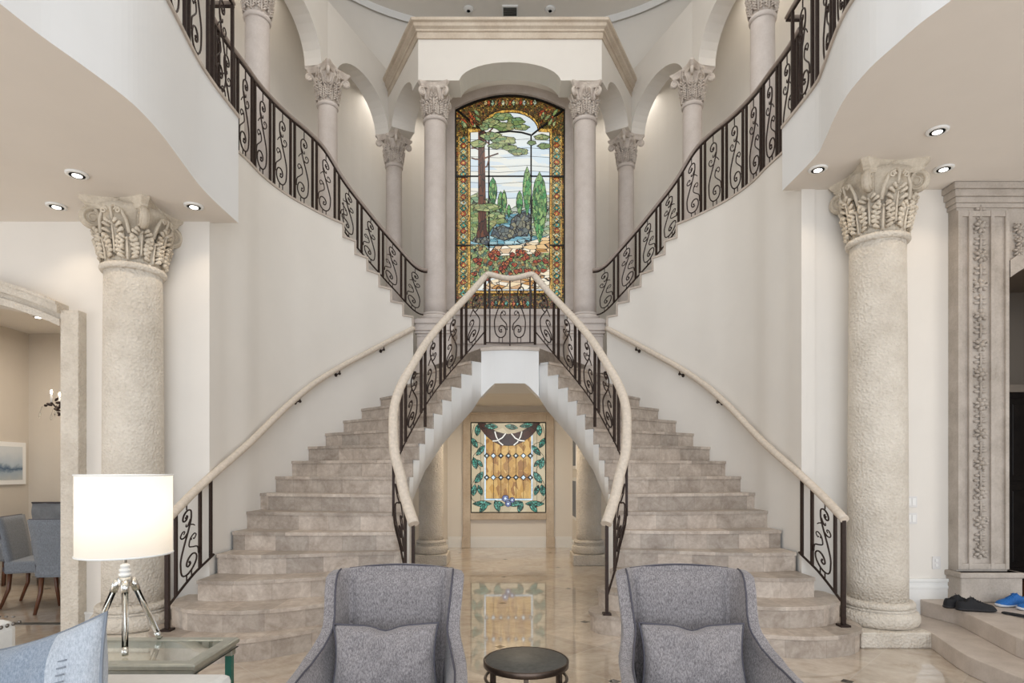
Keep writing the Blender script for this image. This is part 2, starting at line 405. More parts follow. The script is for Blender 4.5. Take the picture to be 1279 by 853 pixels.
for s in (-1, 1):
    nm = NAME[s]
    # curved outer stair wall with stepped top
    wp = cr(sd(s, WAL), 14); P = Path(wp)
    RAT = [.1617, .1802, .2005, .2209, .2412, .2615, .2818]     # where upper risers meet the wall (x/y ratio)
    qs = []
    for r in RAT:
        best = min((abs(abs(P.at(P.L*i/600).x)/(P.at(P.L*i/600).y) - r), P.L*i/600) for i in range(601)); qs.append(best[1])
    # qs decreasing along s ; levels
    def top(q):
        lev = 3.52-.158
        for k, qq in enumerate(qs):
            if q <= qq+1e-6: lev = 3.52+.158*k
        return min(lev, ZF)
    cuts = sorted(set([P.s[i] for i in range(len(P.s))]+qs))
    m = MB(); T = .12
    def nrm2(q):
        a = P.at(q-.02); b = P.at(q+.02); d = (b-a).xy.normalized(); n = Vector((-d.y, d.x)); 
        return n if n.x*s > 0 else -n
    for a, b in zip(cuts, cuts[1:]):
        if b-a < 1e-5: continue
        z = top((a+b)/2); pa, pb = P.at(a), P.at(b); na, nb = nrm2(a)*T, nrm2(b)*T
        poly = [(pa.x, pa.y), (pb.x, pb.y), (pb.x+nb.x, pb.y+nb.y), (pa.x+na.x, pa.y+na.y)]
        m.prism(poly, 0, z)
    wl = struct(m.build('wall_stair_'+nm, 'wall_paint'))
    # upper flight: stone treads on the far side of that wall
    up = thing('upper_staircase', 'upper curved stair flight rising to the %s balcony behind its iron railing' % nm, 'staircase')
    cutq = [P.L]+qs
    for k in range(len(qs)):
        a = cutq[k+1]; b = cutq[k+2] if k+2 < len(cutq) else qs[-1]-.22
        z = min(3.52+.158*k, ZF); pa, pb = P.at(a), P.at(b); na, nb = nrm2(a), nrm2(b)
        i0 = -.02; o0 = 1.15
        poly = [(pa.x+na.x*i0, pa.y+na.y*i0), (pb.x+nb.x*i0, pb.y+nb.y*i0), (pb.x+nb.x*o0, pb.y+nb.y*o0), (pa.x+na.x*o0, pa.y+na.y*o0)]
        mm = MB().prism(poly, z-.001, z+.022)
        mm.prism([(pa.x+na.x*i0, pa.y+na.y*i0), (pa.x+na.x*o0, pa.y+na.y*o0), (pa.x+na.x*o0-(pa-pb).normalized().x*.02, pa.y+na.y*o0-(pa-pb).normalized().y*.02), (pa.x+na.x*i0-(pa-pb).normalized().x*.02, pa.y+na.y*i0-(pa-pb).normalized().y*.02)], z-.16, z-.002)
        mm.build('step', 'nosing_stone', up)
    # curb along the level part
    q = [P.at(qs[-1]*i/20) for i in range(21)]
    struct(MB().sweep([(p.x, p.y, ZF) for p in q], [(-s*.012, 0), (-s*.012, .022), (s*.14, .022), (s*.14, 0)]).build('trim_curb_'+nm, 'nosing_stone'))
    # gallery floor behind the wall at upper level
    gp = [(p.x+nrm2(0).x*.0, p.y) for p in q]
    outer = [(s*3.95, 5.0), (s*3.8, 6.7), (s*3.55, 8.1)]
    poly = [(p.x+s*.1, p.y) for p in q]+[(outer[2][0], outer[2][1]), (outer[1][0], outer[1][1]), (outer[0][0], outer[0][1])]
    struct(MB().prism(poly, ZF-.12, ZF).build('floor_gallery_'+nm, 'nosing_stone'))
    # outer gallery wall
    ow = cr([(s*4.0, 1.5), (s*4.0, 4.2), (s*3.9, 5.6), (s*3.75, 6.9), (s*3.45, 8.5), (s*2.85, 10.2), (s*1.9, 11.1), (s*.9, 11.3)], 6)
    struct(MB().sweep([(p.x, p.y, 0) for p in ow], [(0, 4.5), (0, 9.0), (s*-.15, 9.0), (s*-.15, 4.5)]).sweep([(p.x, p.y, 0) for p in ow if p.y > 5.7], [(0, 2.65), (0, 4.5), (s*-.15, 4.5), (s*-.15, 2.65)]).build('wall_gallery_'+nm, 'wall_paint'))
    # foyer wall facing camera, with doorway
    yw = YW[s]; zt = SOF[s]+.3; m = MB()
    if s < 0:   # arched doorway into the dining room
        x0, x1 = -6.1, -3.86; zs, rise = 2.66, .26
        m.box(x1, -2.63, yw, yw+.2, 0, zt); m.box(-8, x0, yw, yw+.2, 0, zt)
        k = 14
        for i in range(k):
            xa, xb = x0+(x1-x0)*i/k, x0+(x1-x0)*(i+1)/k; f = lambda x: zs+rise*(1-((x-(x0+x1)/2)/((x1-x0)/2))**2)
            v = [(xa, yw, f(xa)), (xb, yw, f(xb)), (xb, yw, zt), (xa, yw, zt), (xa, yw+.2, f(xa)), (xb, yw+.2, f(xb)), (xb, yw+.2, zt), (xa, yw+.2, zt)]
            m.add(v, [(0, 1, 2, 3), (7, 6, 5, 4), (0, 4, 5, 1), (3, 2, 6, 7)])
    else:
        x0, x1 = 4.42, 5.75; zs, rise = 3.13, .24
        m.box(2.63, x0, yw, yw+.2, 0, zt); m.box(x1, 8, yw, yw+.2, 0, zt)
        k = 14
        for i in range(k):
            xa, xb = x0+(x1-x0)*i/k, x0+(x1-x0)*(i+1)/k; f = lambda x: zs+rise*max(0, 1-((x-(x0+x1)/2)/((x1-x0)/2))**2)
            v = [(xa, yw, f(xa)), (xb, yw, f(xb)), (xb, yw, zt), (xa, yw, zt), (xa, yw+.2, f(xa)), (xb, yw+.2, f(xb)), (xb, yw+.2, zt), (xa, yw+.2, zt)]
            m.add(v, [(0, 1, 2, 3), (7, 6, 5, 4), (0, 4, 5, 1), (3, 2, 6, 7)])
    struct(m.build('wall_foyer_'+nm, 'wall_paint'))
# balcony slabs (fascia + soffit)
FL = [(-2.38, -3), (-2.38, 2.2), (-2.38, 2.76), (-2.35, 2.96), (-2.30, 3.17), (-2.25, 3.42), (-2.24, 3.6), (-2.26, 3.84), (-2.31, 4.14), (-2.37, 4.5), (-2.39, 4.82), (-2.39, 5.2)]
FR = [(2.40, -3), (2.40, 2.6), (2.38, 3.2), (2.33, 3.35), (2.30, 3.52), (2.27, 3.73), (2.28, 4.0), (2.34, 4.27), (2.42, 4.55), (2.47, 4.79), (2.47, 5.36)]
FASC = {-1: [Vector(p) for p in FL[:2]]+cr(FL[2:], 4), 1: [Vector(p) for p in FR[:2]]+cr(FR[2:], 4)}
for s in (-1, 1):
    f = [(p.x, p.y) for p in FASC[s]]
    ye = f[-1][1]
    struct(MB().prism(f+[(s*8, ye), (s*8, -3)], SOF[s], 4.52).build('ceiling_balcony_'+NAME[s], ['white_paint', 'soffit_paint']))
    o = bpy.data.objects['ceiling_balcony_'+NAME[s]]
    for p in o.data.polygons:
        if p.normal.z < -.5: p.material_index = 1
        if abs(p.normal.z) < .3 and len(p.vertices) == 4: p.use_smooth = False
    m = MB().sweep([(x, y, 4.52) for x, y in f], [(-s*.015, 0), (-s*.015, .025), (s*.12, .025), (s*.12, 0)])
    struct(m.build('trim_balcony_'+NAME[s], 'nosing_stone'))

# ------------------------------------------------------------ under-stair hall
ZH = 2.62
struct(MB().box(-3.6, 3.6, 10.96, 11.1, 0, ZH+.3).build('wall_hall_back', 'wall_paint'))
for s in (-1, 1):
    m = MB().box(min(s*1.16, s*1.3), max(s*1.16, s*1.3), 9.75, 10.96, 0, ZH)
    m.box(min(s*1.3, s*3.4), max(s*1.3, s*3.4), 9.75, 9.9, 0, ZH)
    struct(m.build('wall_hall_'+NAME[s], 'wall_paint'))
    m = MB().sweep([(s*1.16, 9.75, 0), (s*1.16, 10.96, 0)], [(0, 0), (s*-.018, 0), (s*-.018, .13), (s*-.008, .15), (0, .15)])
    struct(m.build('baseboard_hall_'+NAME[s], 'trim_white'))
for a, b, nm in ((-1.142, -.87, 'left'), (.81, 1.142, 'right'), (-.73, .67, 'middle')):
    struct(MB().box(a, b, 10.93, 10.96, 0, .17).box(a, b, 10.94, 10.96, .17, .2).box(a, b, 10.925, 10.96, .0, .02).build('baseboard_hall_back_'+nm, 'trim_white'))
# landing
def landing_poly():
    a = [(-.335, 7.12), (-.18, 7.08), (0, 7.07), (.18, 7.08), (.335, 7.12)]
    r = [(INN[-1][0]+.0, 7.08), (1.15, 8.2), (1.33, 8.11), (2.3, 8.9), (2.3, 9.9), (1.2, 9.9)]
    return a+[(1.05, 8.22), (1.33, 8.12), (2.1, 8.95), (2.1, 9.7), (-2.1, 9.7), (-2.1, 8.95), (-1.33, 8.12), (-1.05, 8.22)]
ld = landing_poly()
struct(MB().prism(ld, ZL-.12, ZL).build('floor_landing', 'nosing_stone'))
struct(MB().box(-3.3, 3.3, 8.25, 11.1, ZH, ZH+.12).build('ceiling_hall', 'wall_paint'))

# ------------------------------------------------------------ lower flights
def step_front(n):
    if n == 1: return cr([(.93, 5.46), (.75, 5.27), (.725, 5.1), (.85, 4.96), (1.15, 4.9), (1.49, 4.73), (1.83, 4.46), (2.1, 4.36), (2.35, 4.34), (2.62, 4.42), (2.8, 4.6), (2.85, 4.85), (2.85, 5.16)], 4)
    if n == 2: return cr([(.97, 5.5), (.84, 5.4), (.83, 5.28), (.95, 5.13), (1.45, 4.86), (1.8, 4.65), (2.1, 4.57), (2.45, 4.60), (2.64, 4.70), (2.76, 4.82), (2.8, 4.98), (2.8, 5.16)], 4)
    if n == 3: return cr([(.93, 5.36), (1.58, 5.1), (2.1, 4.92), (2.4, 4.88), (2.6, 4.92)], 6)
    if n == 4: return cr([(1.0, 5.45), (1.6, 5.33), (2.16, 5.2), (2.6, 5.25)], 6)
    a, b = Vector(INN[n-1]), Vector(OUT[n-1]); bw = {5: .08, 6: .05}.get(n, .03); d = (b-a).normalized(); nn = Vector((d.y, -d.x))
    if nn.y > 0: nn = -nn
    return [a.lerp(b, t/12)+nn*bw*4*(t/12)*(1-t/12) for t in range(13)]
for s in (-1, 1):
    st = thing('staircase', 'curved travertine flight on the %s sweeping up to the central landing' % NAME[s], 'staircase')
    for n in range(1, 17):
        fr = [Vector(p[:2]) for p in sd(s, step_front(n))]; bk = [Vector(p[:2]) for p in sd(s, step_front(n+1))] if n < 16 else [Vector((s*.345, 7.08)), Vector((s*1.05, 8.22))]
        if n == 16: bk = [Vector((s*.345, 7.08)), Vector((s*1.05, 8.22))]
        z1 = n*R_; z0 = z1-R_-(.0 if n == 1 else .02)
        m = MB()
        # arc-length uv on the riser
        k = len(fr); cx = sum((p.x for p in fr))/k
        L = 0
        if n in (1, 2): inner_tail = []
        for i in range(k-1):
            a, b = fr[i], fr[i+1]; l = (b-a).length
            dirn = (b-a).normalized(); no = Vector((dirn.y, -dirn.x)); no = no if True else no
            if s < 0: no = -no
            v = [(a.x, a.y, z0), (b.x, b.y, z0), (b.x, b.y, z1-.03), (a.x, a.y, z1-.03)]
            uo = n*.137
            m.add(v, [(0, 1, 2, 3)], 0, [[(L+uo, n+.1), (L+l+uo, n+.1), (L+l+uo, n+.8), (L+uo, n+.8)]], smooth=True); L += l
        # tread slab with slight nosing
        fo = []
        for i in range(k):
            a = fr[max(0, i-1)]; b = fr[min(k-1, i+1)]; dd = (b-a).normalized(); no = Vector((dd.y, -dd.x))
            if s < 0: no = -no
            fo.append(fr[i]+no*.014)
        bb = [p for p in bk]
        if n in (1, 2):
            bb = [p for p in bk if True]
        cen = Vector((s*1.75, 5.0+.2*n)) if n < 8 else None
        # slab made of strips between front and back curves
        kk = 24
        F, B = Path([(p.x, p.y, 0) for p in fo]), Path([(p.x, p.y, 0) for p in bb])
        Fs = [F.at(F.L*i/kk) for i in range(kk+1)]; Bs = [B.at(B.L*i/kk) for i in range(kk+1)]
        if n in (1, 2):
            # fan the strips so the rounded ends close on the next step
            Bs = [B.at(B.L*max(0, min(1, (i/kk-.12)/.76)))+Vector((0, .04, 0)) for i in range(kk+1)]
        else: Bs = [p+Vector((0, .03, 0)) for p in Bs]
        uvf = lambda p: (p.x*s+3+n*.1, n*1.0+.9)
        if n in (1, 2):
            pl = [(p.x, p.y) for p in fo]+[(s*2.58, OY(s, 5.45)), (s*1.02, OY(s, 5.62))]; q_ = len(pl)
            m.add([(x, y, z1) for x, y in pl], [tuple(range(q_))], 0, [[(x*s+3.1, n+.9) for x, y in pl]])
            m.add([(x, y, z1-.03) for x, y in pl]+[(x, y, z1) for x, y in pl], [tuple(range(q_-1, -1, -1))]+[(e, (e+1) % q_, q_+(e+1) % q_, q_+e) for e in range(q_)], 0,
                  [[(.1, n+.9)]*q_]+[[(pl[e][0]*s+3.1, n+.9)]*4 for e in range(q_)])
            m.build('step', 'travertine_step', st); continue
        for i in range(kk):
            a, b, c, d = Fs[i], Fs[i+1], Bs[i+1], Bs[i]
            for zz in (z1,):
                v = [(a.x, a.y, zz), (b.x, b.y, zz), (c.x, c.y, zz), (d.x, d.y, zz)]
                m.add(v, [(0, 1, 2, 3)], 0, [[uvf(a), uvf(b), uvf(c), uvf(d)]])
            v = [(a.x, a.y, z1-.03), (b.x, b.y, z1-.03), (b.x, b.y, z1), (a.x, a.y, z1)]
            m.add(v, [(0, 1, 2, 3)], 0, [[uvf(a), uvf(b), uvf(b), uvf(a)]])
            v = [(a.x, a.y, z1-.03), (b.x, b.y, z1-.03), (c.x, c.y, z1-.03), (d.x, d.y, z1-.03)]
            m.add(v, [(0, 1, 2, 3)], 0, [[uvf(a), uvf(b), uvf(c), uvf(d)]])
        o = m.build('step', 'travertine_step', st)
    # last riser up to the landing
    a, b = Vector((s*.345, 7.08)), Vector((s*1.05, 8.22))
    m = MB(); m.add([(a.x, a.y, ZL-.19), (b.x, b.y, ZL-.19), (b.x, b.y, ZL), (a.x, a.y, ZL)], [(0, 1, 2, 3)], 0, [[(0, 17.1), (1.3, 17.1), (1.3, 17.8), (0, 17.8)]])
    m.prism([(a.x, a.y), (b.x, b.y), (b.x-s*.03, b.y), (a.x-s*.03, a.y)], ZL-.19, ZL-.002)
    m.build('step', 'travertine_step', st)
    # inner stringer: white plaster wall under the inner ends of the steps
    ip = sd(s, INN); m = MB()
    bot = {9: 1.14, 10: 1.28, 11: 1.42, 12: 1.56, 13: 1.71, 14: 1.84, 15: 1.98, 16: 2.13, 17: 2.31}
    bt = lambda n: bot.get(n, 0)
    sub = []
    for n in range(3, 17):
        a, b = ip[n-1], ip[n]
        z = n*R_-.002; z0a = bt(n) if n > 8 else 0; z0b = bt(n+1) if n >= 8 else 0
        if n == 8: z0a = 1.01
        W = s*.14
        v = [(a[0], a[1], z0a), (b[0], b[1], z0b), (b[0], b[1], z), (a[0], a[1], z)]
        d = Vector((b[0]-a[0], b[1]-a[1])).normalized(); no = Vector((d.y, -d.x)); no = no if no.x*s > 0 else -no
        if n > 12: no = Vector((s*.75, .66))
        v += [(x+no.x*.01, y+no.y*.01, zz) for x, y, zz in v]
        m.add(v, [(0, 1, 2, 3)], smooth=True); m.add(v, [(7, 6, 5, 4), (0, 4, 5, 1), (3, 2, 6, 7)])
    m.build('stringer', 'white_paint', st)
    # plaster soffit below the flight
    op = sd(s, OUT); m = MB()
    for n in range(8, 17):
        a, b, c, d = ip[n-1], ip[n], op[n], op[n-1]
        if n == 16: c = (s*1.15, 8.25)
        za = bt(n) if n > 8 else 1.01; zb = bt(n+1)
        m.add([(a[0], a[1], za+.005), (b[0], b[1], zb+.005), (c[0], c[1], zb+.06), (d[0], d[1], za+.06)], [(0, 1, 2, 3)])
    a, d = ip[7], op[7]
    m.add([(a[0], a[1], 0), (d[0], d[1], 0), (d[0], d[1], 1.07), (a[0], a[1], 1.015)], [(0, 1, 2, 3)])
    m.build('soffit', 'white_paint', st)
# landing fascia between the two flights
m = MB(); k = 12
fp = cr([(-.345, 7.08), (-.18, 7.035), (0, 7.02), (.18, 7.035), (.345, 7.08)], 4)
def zb(x):
    x = abs(x); return 2.46 if x < .19 else 2.46-(x-.19)/.155*.15
for a, b in zip(fp, fp[1:]):
    v = [(a.x, a.y, zb(a.x)), (b.x, b.y, zb(b.x)), (b.x, b.y, ZL-.03), (a.x, a.y, ZL-.03)]; v += [(x, y+.2, z) for x, y, z in v]
    m.add(v, [(0, 1, 2, 3), (7, 6, 5, 4), (0, 4, 5, 1), (3, 2, 6, 7), (0, 3, 7, 4), (1, 5, 6, 2)])
m.add([(a, y, z) for a, y, z in ((-.345, 7.1, 2.31), (-.19, 7.05, 2.46), (-1.15, 8.25, 2.5), (-1.15, 8.25, 2.37), (.345, 7.1, 2.31), (.19, 7.05, 2.46), (1.15, 8.25, 2.5), (1.15, 8.25, 2.37))],
      [(0, 1, 2, 3), (4, 7, 6, 5), (1, 5, 6, 2)])
struct(m.build('wall_landing_front', 'white_paint'))
m = MB().sweep([(p.x, p.y, ZL) for p in fp], [(0, -.035), (.025, -.035), (.025, .0), (0, 0.012), (-.15, .012), (-.15, -.035)])
struct(m.build('trim_landing_edge', 'nosing_stone'))

# ------------------------------------------------------------ columns with carved capitals
def capital_meshes(r, hgt, ab, key):
    """bell with two tiers of acanthus leaves; abacus; one corner volute"""
    m = MB()
    m.lathe([(r*1.0, 0), (r*1.0, hgt*.3), (r*1.05, hgt*.6), (r*1.18, hgt*.80), (r*1.3, hgt*.9)], n=28)
    rn = random.Random(5)
    def leaf(a0, z0, hh, wd, out, r0):
        ca, sa = math.cos(a0), math.sin(a0)
        def cen(v):
            zz = z0+hh*min(v, .86)/.86-(max(0, v-.82)/.18)**1.4*hh*.16; rr = r0*(1+.10*v)+.010+out*v**2.4+(.12*out if v > .92 else 0); return rr, zz
        def wid(v): return wd*(.45+.75*math.sin(PI*(.12+.80*v))**.9)*(1 if v < .86 else .8)
        def fn(u, v):
            uu = (u-.5)*2; rr, zz = cen(v); wv = wid(v)*(1+.13*math.cos(v*PI*9)*abs(uu)); t = uu*wv
            rr += .09*r*math.cos(uu*PI*2.0)-.12*r*uu*uu+.03*r*math.cos(v*PI*9)*abs(uu); return (ca*rr-sa*t, sa*rr+ca*t, zz-.03*abs(uu)*r)
        m.grid(fn, 10, 18)
        m.grid(lambda u, v: (fn(u, v)[0]-ca*.09*r, fn(u, v)[1]-sa*.09*r, fn(u, v)[2]-.006), 10, 18)
        m.tube([(ca*(cen(v)[0]+.11*r), sa*(cen(v)[0]+.11*r), cen(v)[1]) for v in (.02, .2, .4, .6, .8, .95)], lambda q: r*.05*(1.1-.5*q), 5)
        for k in range(6):
            v = .14+.15*k; rr, zz = cen(v); wv = wid(v)
            for sg in (-1, 1):
                t = sg*wv*.92; q0 = (ca*(rr+.02*r)-sa*t*.35, sa*(rr+.02*r)+ca*t*.35, zz-hh*.05); q1 = (ca*(rr+.10*r)-sa*t, sa*(rr+.10*r)+ca*t, zz+hh*.05)
                m.tube([q0, ((q0[0]+q1[0])/2+ca*.03*r, (q0[1]+q1[1])/2+sa*.03*r, (q0[2]+q1[2])/2), q1], lambda q: r*(.045+.035*q), 5)
                m.blob(q1, (r*.085*rn.uniform(.8, 1.2), r*.085, r*.085*rn.uniform(.7, 1.1)), n=7, m=5)
    for k in range(8): leaf(k*PI/4+PI/8, .004, hgt*.36, r*.31, r*.17, r*.96)
    for k in range(8): leaf(k*PI/4, hgt*.10, hgt*(.50 if k % 2 == 0 else .40), r*.31, r*(.22 if k % 2 == 0 else .16), r*1.0)
    for k in range(4):      # stalks, small scrolls and a flower on each face
        a = k*PI/2; ca, sa = math.cos(a), math.sin(a)
        W3 = lambda rr, x, z: (ca*rr-sa*x, sa*rr+ca*x, z)
        for sg in (-1, 1):
            m.tube([W3(r*1.12, sg*r*.55, hgt*.42), W3(r*1.25, sg*r*.52, hgt*.60), W3(r*1.34, sg*r*.36, hgt*.76), W3(r*1.42, sg*r*.16, hgt*.80)], lambda q: r*.08*(1.1-.5*q), 5)
            pts = [W3(r*1.40, sg*(r*.26+r*.13*(1-i/22)*math.cos(PI-i/20*PI*3)), hgt*.74+r*.13*(1-i/22)*math.sin(i/20*PI*3)) for i in range(20)]
            m.tube(pts, r*.04, 5)
        m.tube([W3(r*1.3, 0, hgt*.62), W3(r*1.42, 0, hgt*.78), W3(ab*.80, 0, hgt*.9)], r*.06, 5)
        m.blob(W3(ab*.80, 0, hgt*.93), (r*.15, r*.15, r*.17), n=8)
        for q in range(6):
            b = q*PI/3; m.blob(W3(ab*.79, math.cos(b)*r*.15, hgt*.93+math.sin(b)*r*.13), (r*.10, r*.10, r*.08), n=6, m=5)
    bell = m.mesh('capital', key)
    m = MB(); pr = []
    def outline(sc):
        pts = []
        for k in range(4):
            a = k*PI/2; ca, sa = math.cos(a), math.sin(a)
            for i in range(9):
                t = -1+2*i/8; x = ab*sc*t*.86; y = ab*sc*(1-.22*(1-t*t)); pts.append((ca*y-sa*x, sa*y+ca*x))
        return pts
    z = hgt*.83; lv = [(z, .86), (z+hgt*.03, .92), (z+hgt*.055, .95), (z+hgt*.065, .93), (z+hgt*.11, 1.01), (z+hgt*.14, 1.05), (hgt, 1.05)]
    rings = [[(x, y, zz) for x, y in outline(sc)] for zz, sc in lv]; n = len(rings[0])
    v = [p for rg in rings for p in rg]; f = [(i*n+k, i*n+(k+1) % n, (i+1)*n+(k+1) % n, (i+1)*n+k) for i in range(len(rings)-1) for k in range(n)]
    m.add(v, f+[tuple(range(n-1, -1, -1)), tuple(range((len(rings)-1)*n, len(rings)*n))])
    aba = m.mesh('abacus', key)
    m = MB(); pts = []
    cr_ = ab*1.29 - r*.44; 
    for i in range(9):
        t = i/8; pts.append((r*1.05+(cr_-r*1.05+r*.1)*t**1.2, 0, hgt*.40+hgt*.43*math.sin(t*PI/2)))
    for i in range(34):
        th = PI/2-i/33*PI*3.6; rad = r*.38*(1-i/38); pts.append((cr_+r*.12+rad*math.cos(th), 0, hgt*.83-r*.38+rad*math.sin(th)))
    m.tube(pts, lambda t: r*.12*(1.3-.5*t), 6)
    for dy in (-1, 1): m.tube([(p[0], dy*r*.11, p[2]) for p in pts], lambda t: r*.06*(1.2-.5*t), 5)
    m.lathe([(r*.30, -r*.09), (r*.34, 0), (r*.30, r*.09)], n=14) if False else m.blob((cr_+r*.12, 0, hgt*.83-r*.38), (r*.33, r*.13, r*.33), n=14)
    vol = m.mesh('volute', key)
    return bell, aba, vol
def make_column(label, x, y, z0, z1, r, capm, hcap, mats, base='round', group=None, taper=.93, entas=True, axr=0):
    t = thing('column', label, 'column', (x, y, z0), axr, group)
    h = z1-z0; zc = h-hcap; m = MB(); n = 18
    pb = 0
    if base == 'plinth':
        b = MB().box(-r*1.48, r*1.48, -r*1.48, r*1.48, 0, .128); b.build('plinth', mats[1], t, bevel=.012); pb = .128
    if base in ('plinth', 'small'):
        if base == 'small': MB().box(-r*1.4, r*1.4, -r*1.4, r*1.4, 0, .16).build('plinth', mats[1], t, bevel=.008); pb = .16
        q = []
        for i in range(9): a = -PI/2+PI*i/8; q.append((r*1.17+r*.2*math.cos(a), pb+.065+.065*math.sin(a)))
        q += [(r*1.22, pb+.135), (r*1.22, pb+.15)]
        for i in range(7): a = -PI/2+PI*i/6; q.append((r*1.1+r*.12*math.cos(a), pb+.178+.028*math.sin(a)))
        q += [(r*1.04, pb+.21)]
        MB().lathe(q, n=40).build('base', mats[1], t); pb += .2
    elif base == 'upper':
        q = []
        for i in range(9): a = -PI/2+PI*i/8; q.append((r*1.15+r*.2*math.cos(a), .04+.04*math.sin(a)))
        for i in range(7): a = -PI/2+PI*i/6; q.append((r*1.05+r*.12*math.cos(a), .10+.02*math.sin(a)))
        MB().lathe(q, n=32).build('base', mats[1], t); pb = .11
    prof = [(r*(1-(1-taper)*(i/n)**1.6), pb+(zc-pb-.0)*i/n) for i in range(n+1)]
    MB().lathe(prof, n=40).build('shaft', mats[0], t)
    rt = r*taper; q = []
    for i in range(9): a = -PI/2+PI*i/8; q.append((rt*1.03+rt*.13*math.cos(a), zc-.028+.028*math.sin(a)*1.0))
    MB().lathe([(rt*.98, zc-.056)]+q+[(rt*.98, zc)], n=40).build('astragal', mats[0], t)
    bell, aba, vol = capm
    c = bpy.data.objects.new('capital', bell); C.objects.link(c); c.parent = t; c.location = (0, 0, zc)
    a = bpy.data.objects.new('abacus', aba); C.objects.link(a); a.parent = c
    for k in range(4):
        v = bpy.data.objects.new('volute', vol); C.objects.link(v); v.parent = c; v.rotation_euler = (0, 0, PI/4+k*PI/2)
    return t
capR = capital_meshes(.205, .57, .27, 'carved_stone')
make_column('large coral-stone column with carved capital to the right of the stairs', 3.14, 5.05, 0, 3.96, .226, capR, .57, ('coral_stone', 'coral_stone'), 'plinth')
capL = capital_meshes(.205, .50, .27, 'carved_stone')
make_column('large coral-stone column with carved capital behind the white lamp', -3.14, 4.93, 0, 3.60, .226, capL, .50, ('coral_stone', 'coral_stone'), 'plinth')
capS = capital_meshes(.145, .46, .215, 'pale_carved')
for s in (-1, 1):
    make_column('pale stone column flanking the tall stained glass window on its %s' % NAME[s], s*1.085, 8.57, 3.57, 6.95, .163, capS, .46, ('shaft_stone', 'shaft_stone'), 'upper', taper=.95)
capT = capital_meshes(.128, .46, .218, 'pale_carved')
rows = [((1.93, 9.83), 'stone gallery column nearest the stained glass, %s side, seen over the railing'),
        ((2.53, 8.2), 'middle one of the three stone gallery columns on the %s side'),
        ((2.83, 6.62), 'highest and outermost stone gallery column on the %s side, cut by the frame top')]
for s in (-1, 1):
    for (x, y), lb in rows:
        z0 = 3.0 if y > 9 else (4.2 if y > 8 else ZF)
        make_column(lb % NAME[s], s*x, y, z0, 6.95, .136, capT, .46, ('shaft_stone', 'shaft_stone'), 'upper', axr=.47*s, taper=.94)
capU = capital_meshes(.18, .4, .24, 'pale_carved')
for s in (-1, 1):
    make_column('stout stone column under the stairs, %s of the lower stained glass' % NAME[s], s*1.21, 9.08, 0, ZH, .19, capU, .4, ('coral_stone', 'coral_stone'), 'small')
# pedestals of the two window columns
for s in (-1, 1):
    t = thing('pedestal', 'moulded stone pedestal under the %s window column' % NAME[s], 'pedestal', (s*1.07, 8.57, ZL))
    MB().box(-.24, .24, -.24, .24, 0, .5).build('die', 'shaft_stone', t)
    MB().box(-.27, .27, -.27, .27, 0, .1).build('foot', 'shaft_stone', t)
    m = MB()
    for z0, z1, e in ((.42, .46, .25), (.46, .50, .27), (.50, .56, .285), (.56, .60, .265), (.60, .66, .28), (.66, .68, .25)): m.box(-e, e, -e, e, z0, z1)
    m.build('cap', 'shaft_stone', t, bevel=.008)

# ------------------------------------------------------------ pavilion and arcades
def arch_wall(m, A, B, z0, z1, pad, spring, rise, thick, k=18, semi=True):
    A, B = Vector(A), Vector(B); L = (B-A).length; d = (B-A)/L; n = Vector((-d.y, d.x))*thick
    w0, w1 = pad, L-pad; c = (w0+w1)/2; hw = (w1-w0)/2
    def f(x):
        if x <= w0 or x >= w1: return z0
        t = (x-c)/hw; return spring+rise*math.sqrt(max(0, 1-t*t)) if semi else spring+rise*(1-t*t)
    xs = [0, w0]+[c-hw*math.cos(PI*i/k) for i in range(1, k)]+[w1, L]
    for a, b in zip(xs, xs[1:]):
        mid = (a+b)/2
        if b <= w0+1e-6 or a >= w1-1e-6: za = zb_ = z0
        else: za = max(z0, f(a) if a > w0 else spring); zb_ = max(z0, f(b) if b < w1 else spring)
        p, q = A+d*a, A+d*b
        v = [(p.x, p.y, za), (q.x, q.y, zb_), (q.x, q.y, z1), (p.x, p.y, z1), (p.x+n.x, p.y+n.y, za), (q.x+n.x, q.y+n.y, zb_), (q.x+n.x, q.y+n.y, z1), (p.x+n.x, p.y+n.y, z1)]
        m.add(v, [(0, 1, 2, 3), (7, 6, 5, 4), (0, 4, 5, 1), (3, 2, 6, 7)]+([(0, 3, 7, 4)] if a == 0 else [])+([(1, 5, 6, 2)] if b == L else []))
m = MB()
arch_wall(m, (-1.3, 8.37), (1.3, 8.37), 6.95, 7.6, .58, 6.93, .28, .38)
struct(m.build('wall_pavilion_front', 'wall_paint'))
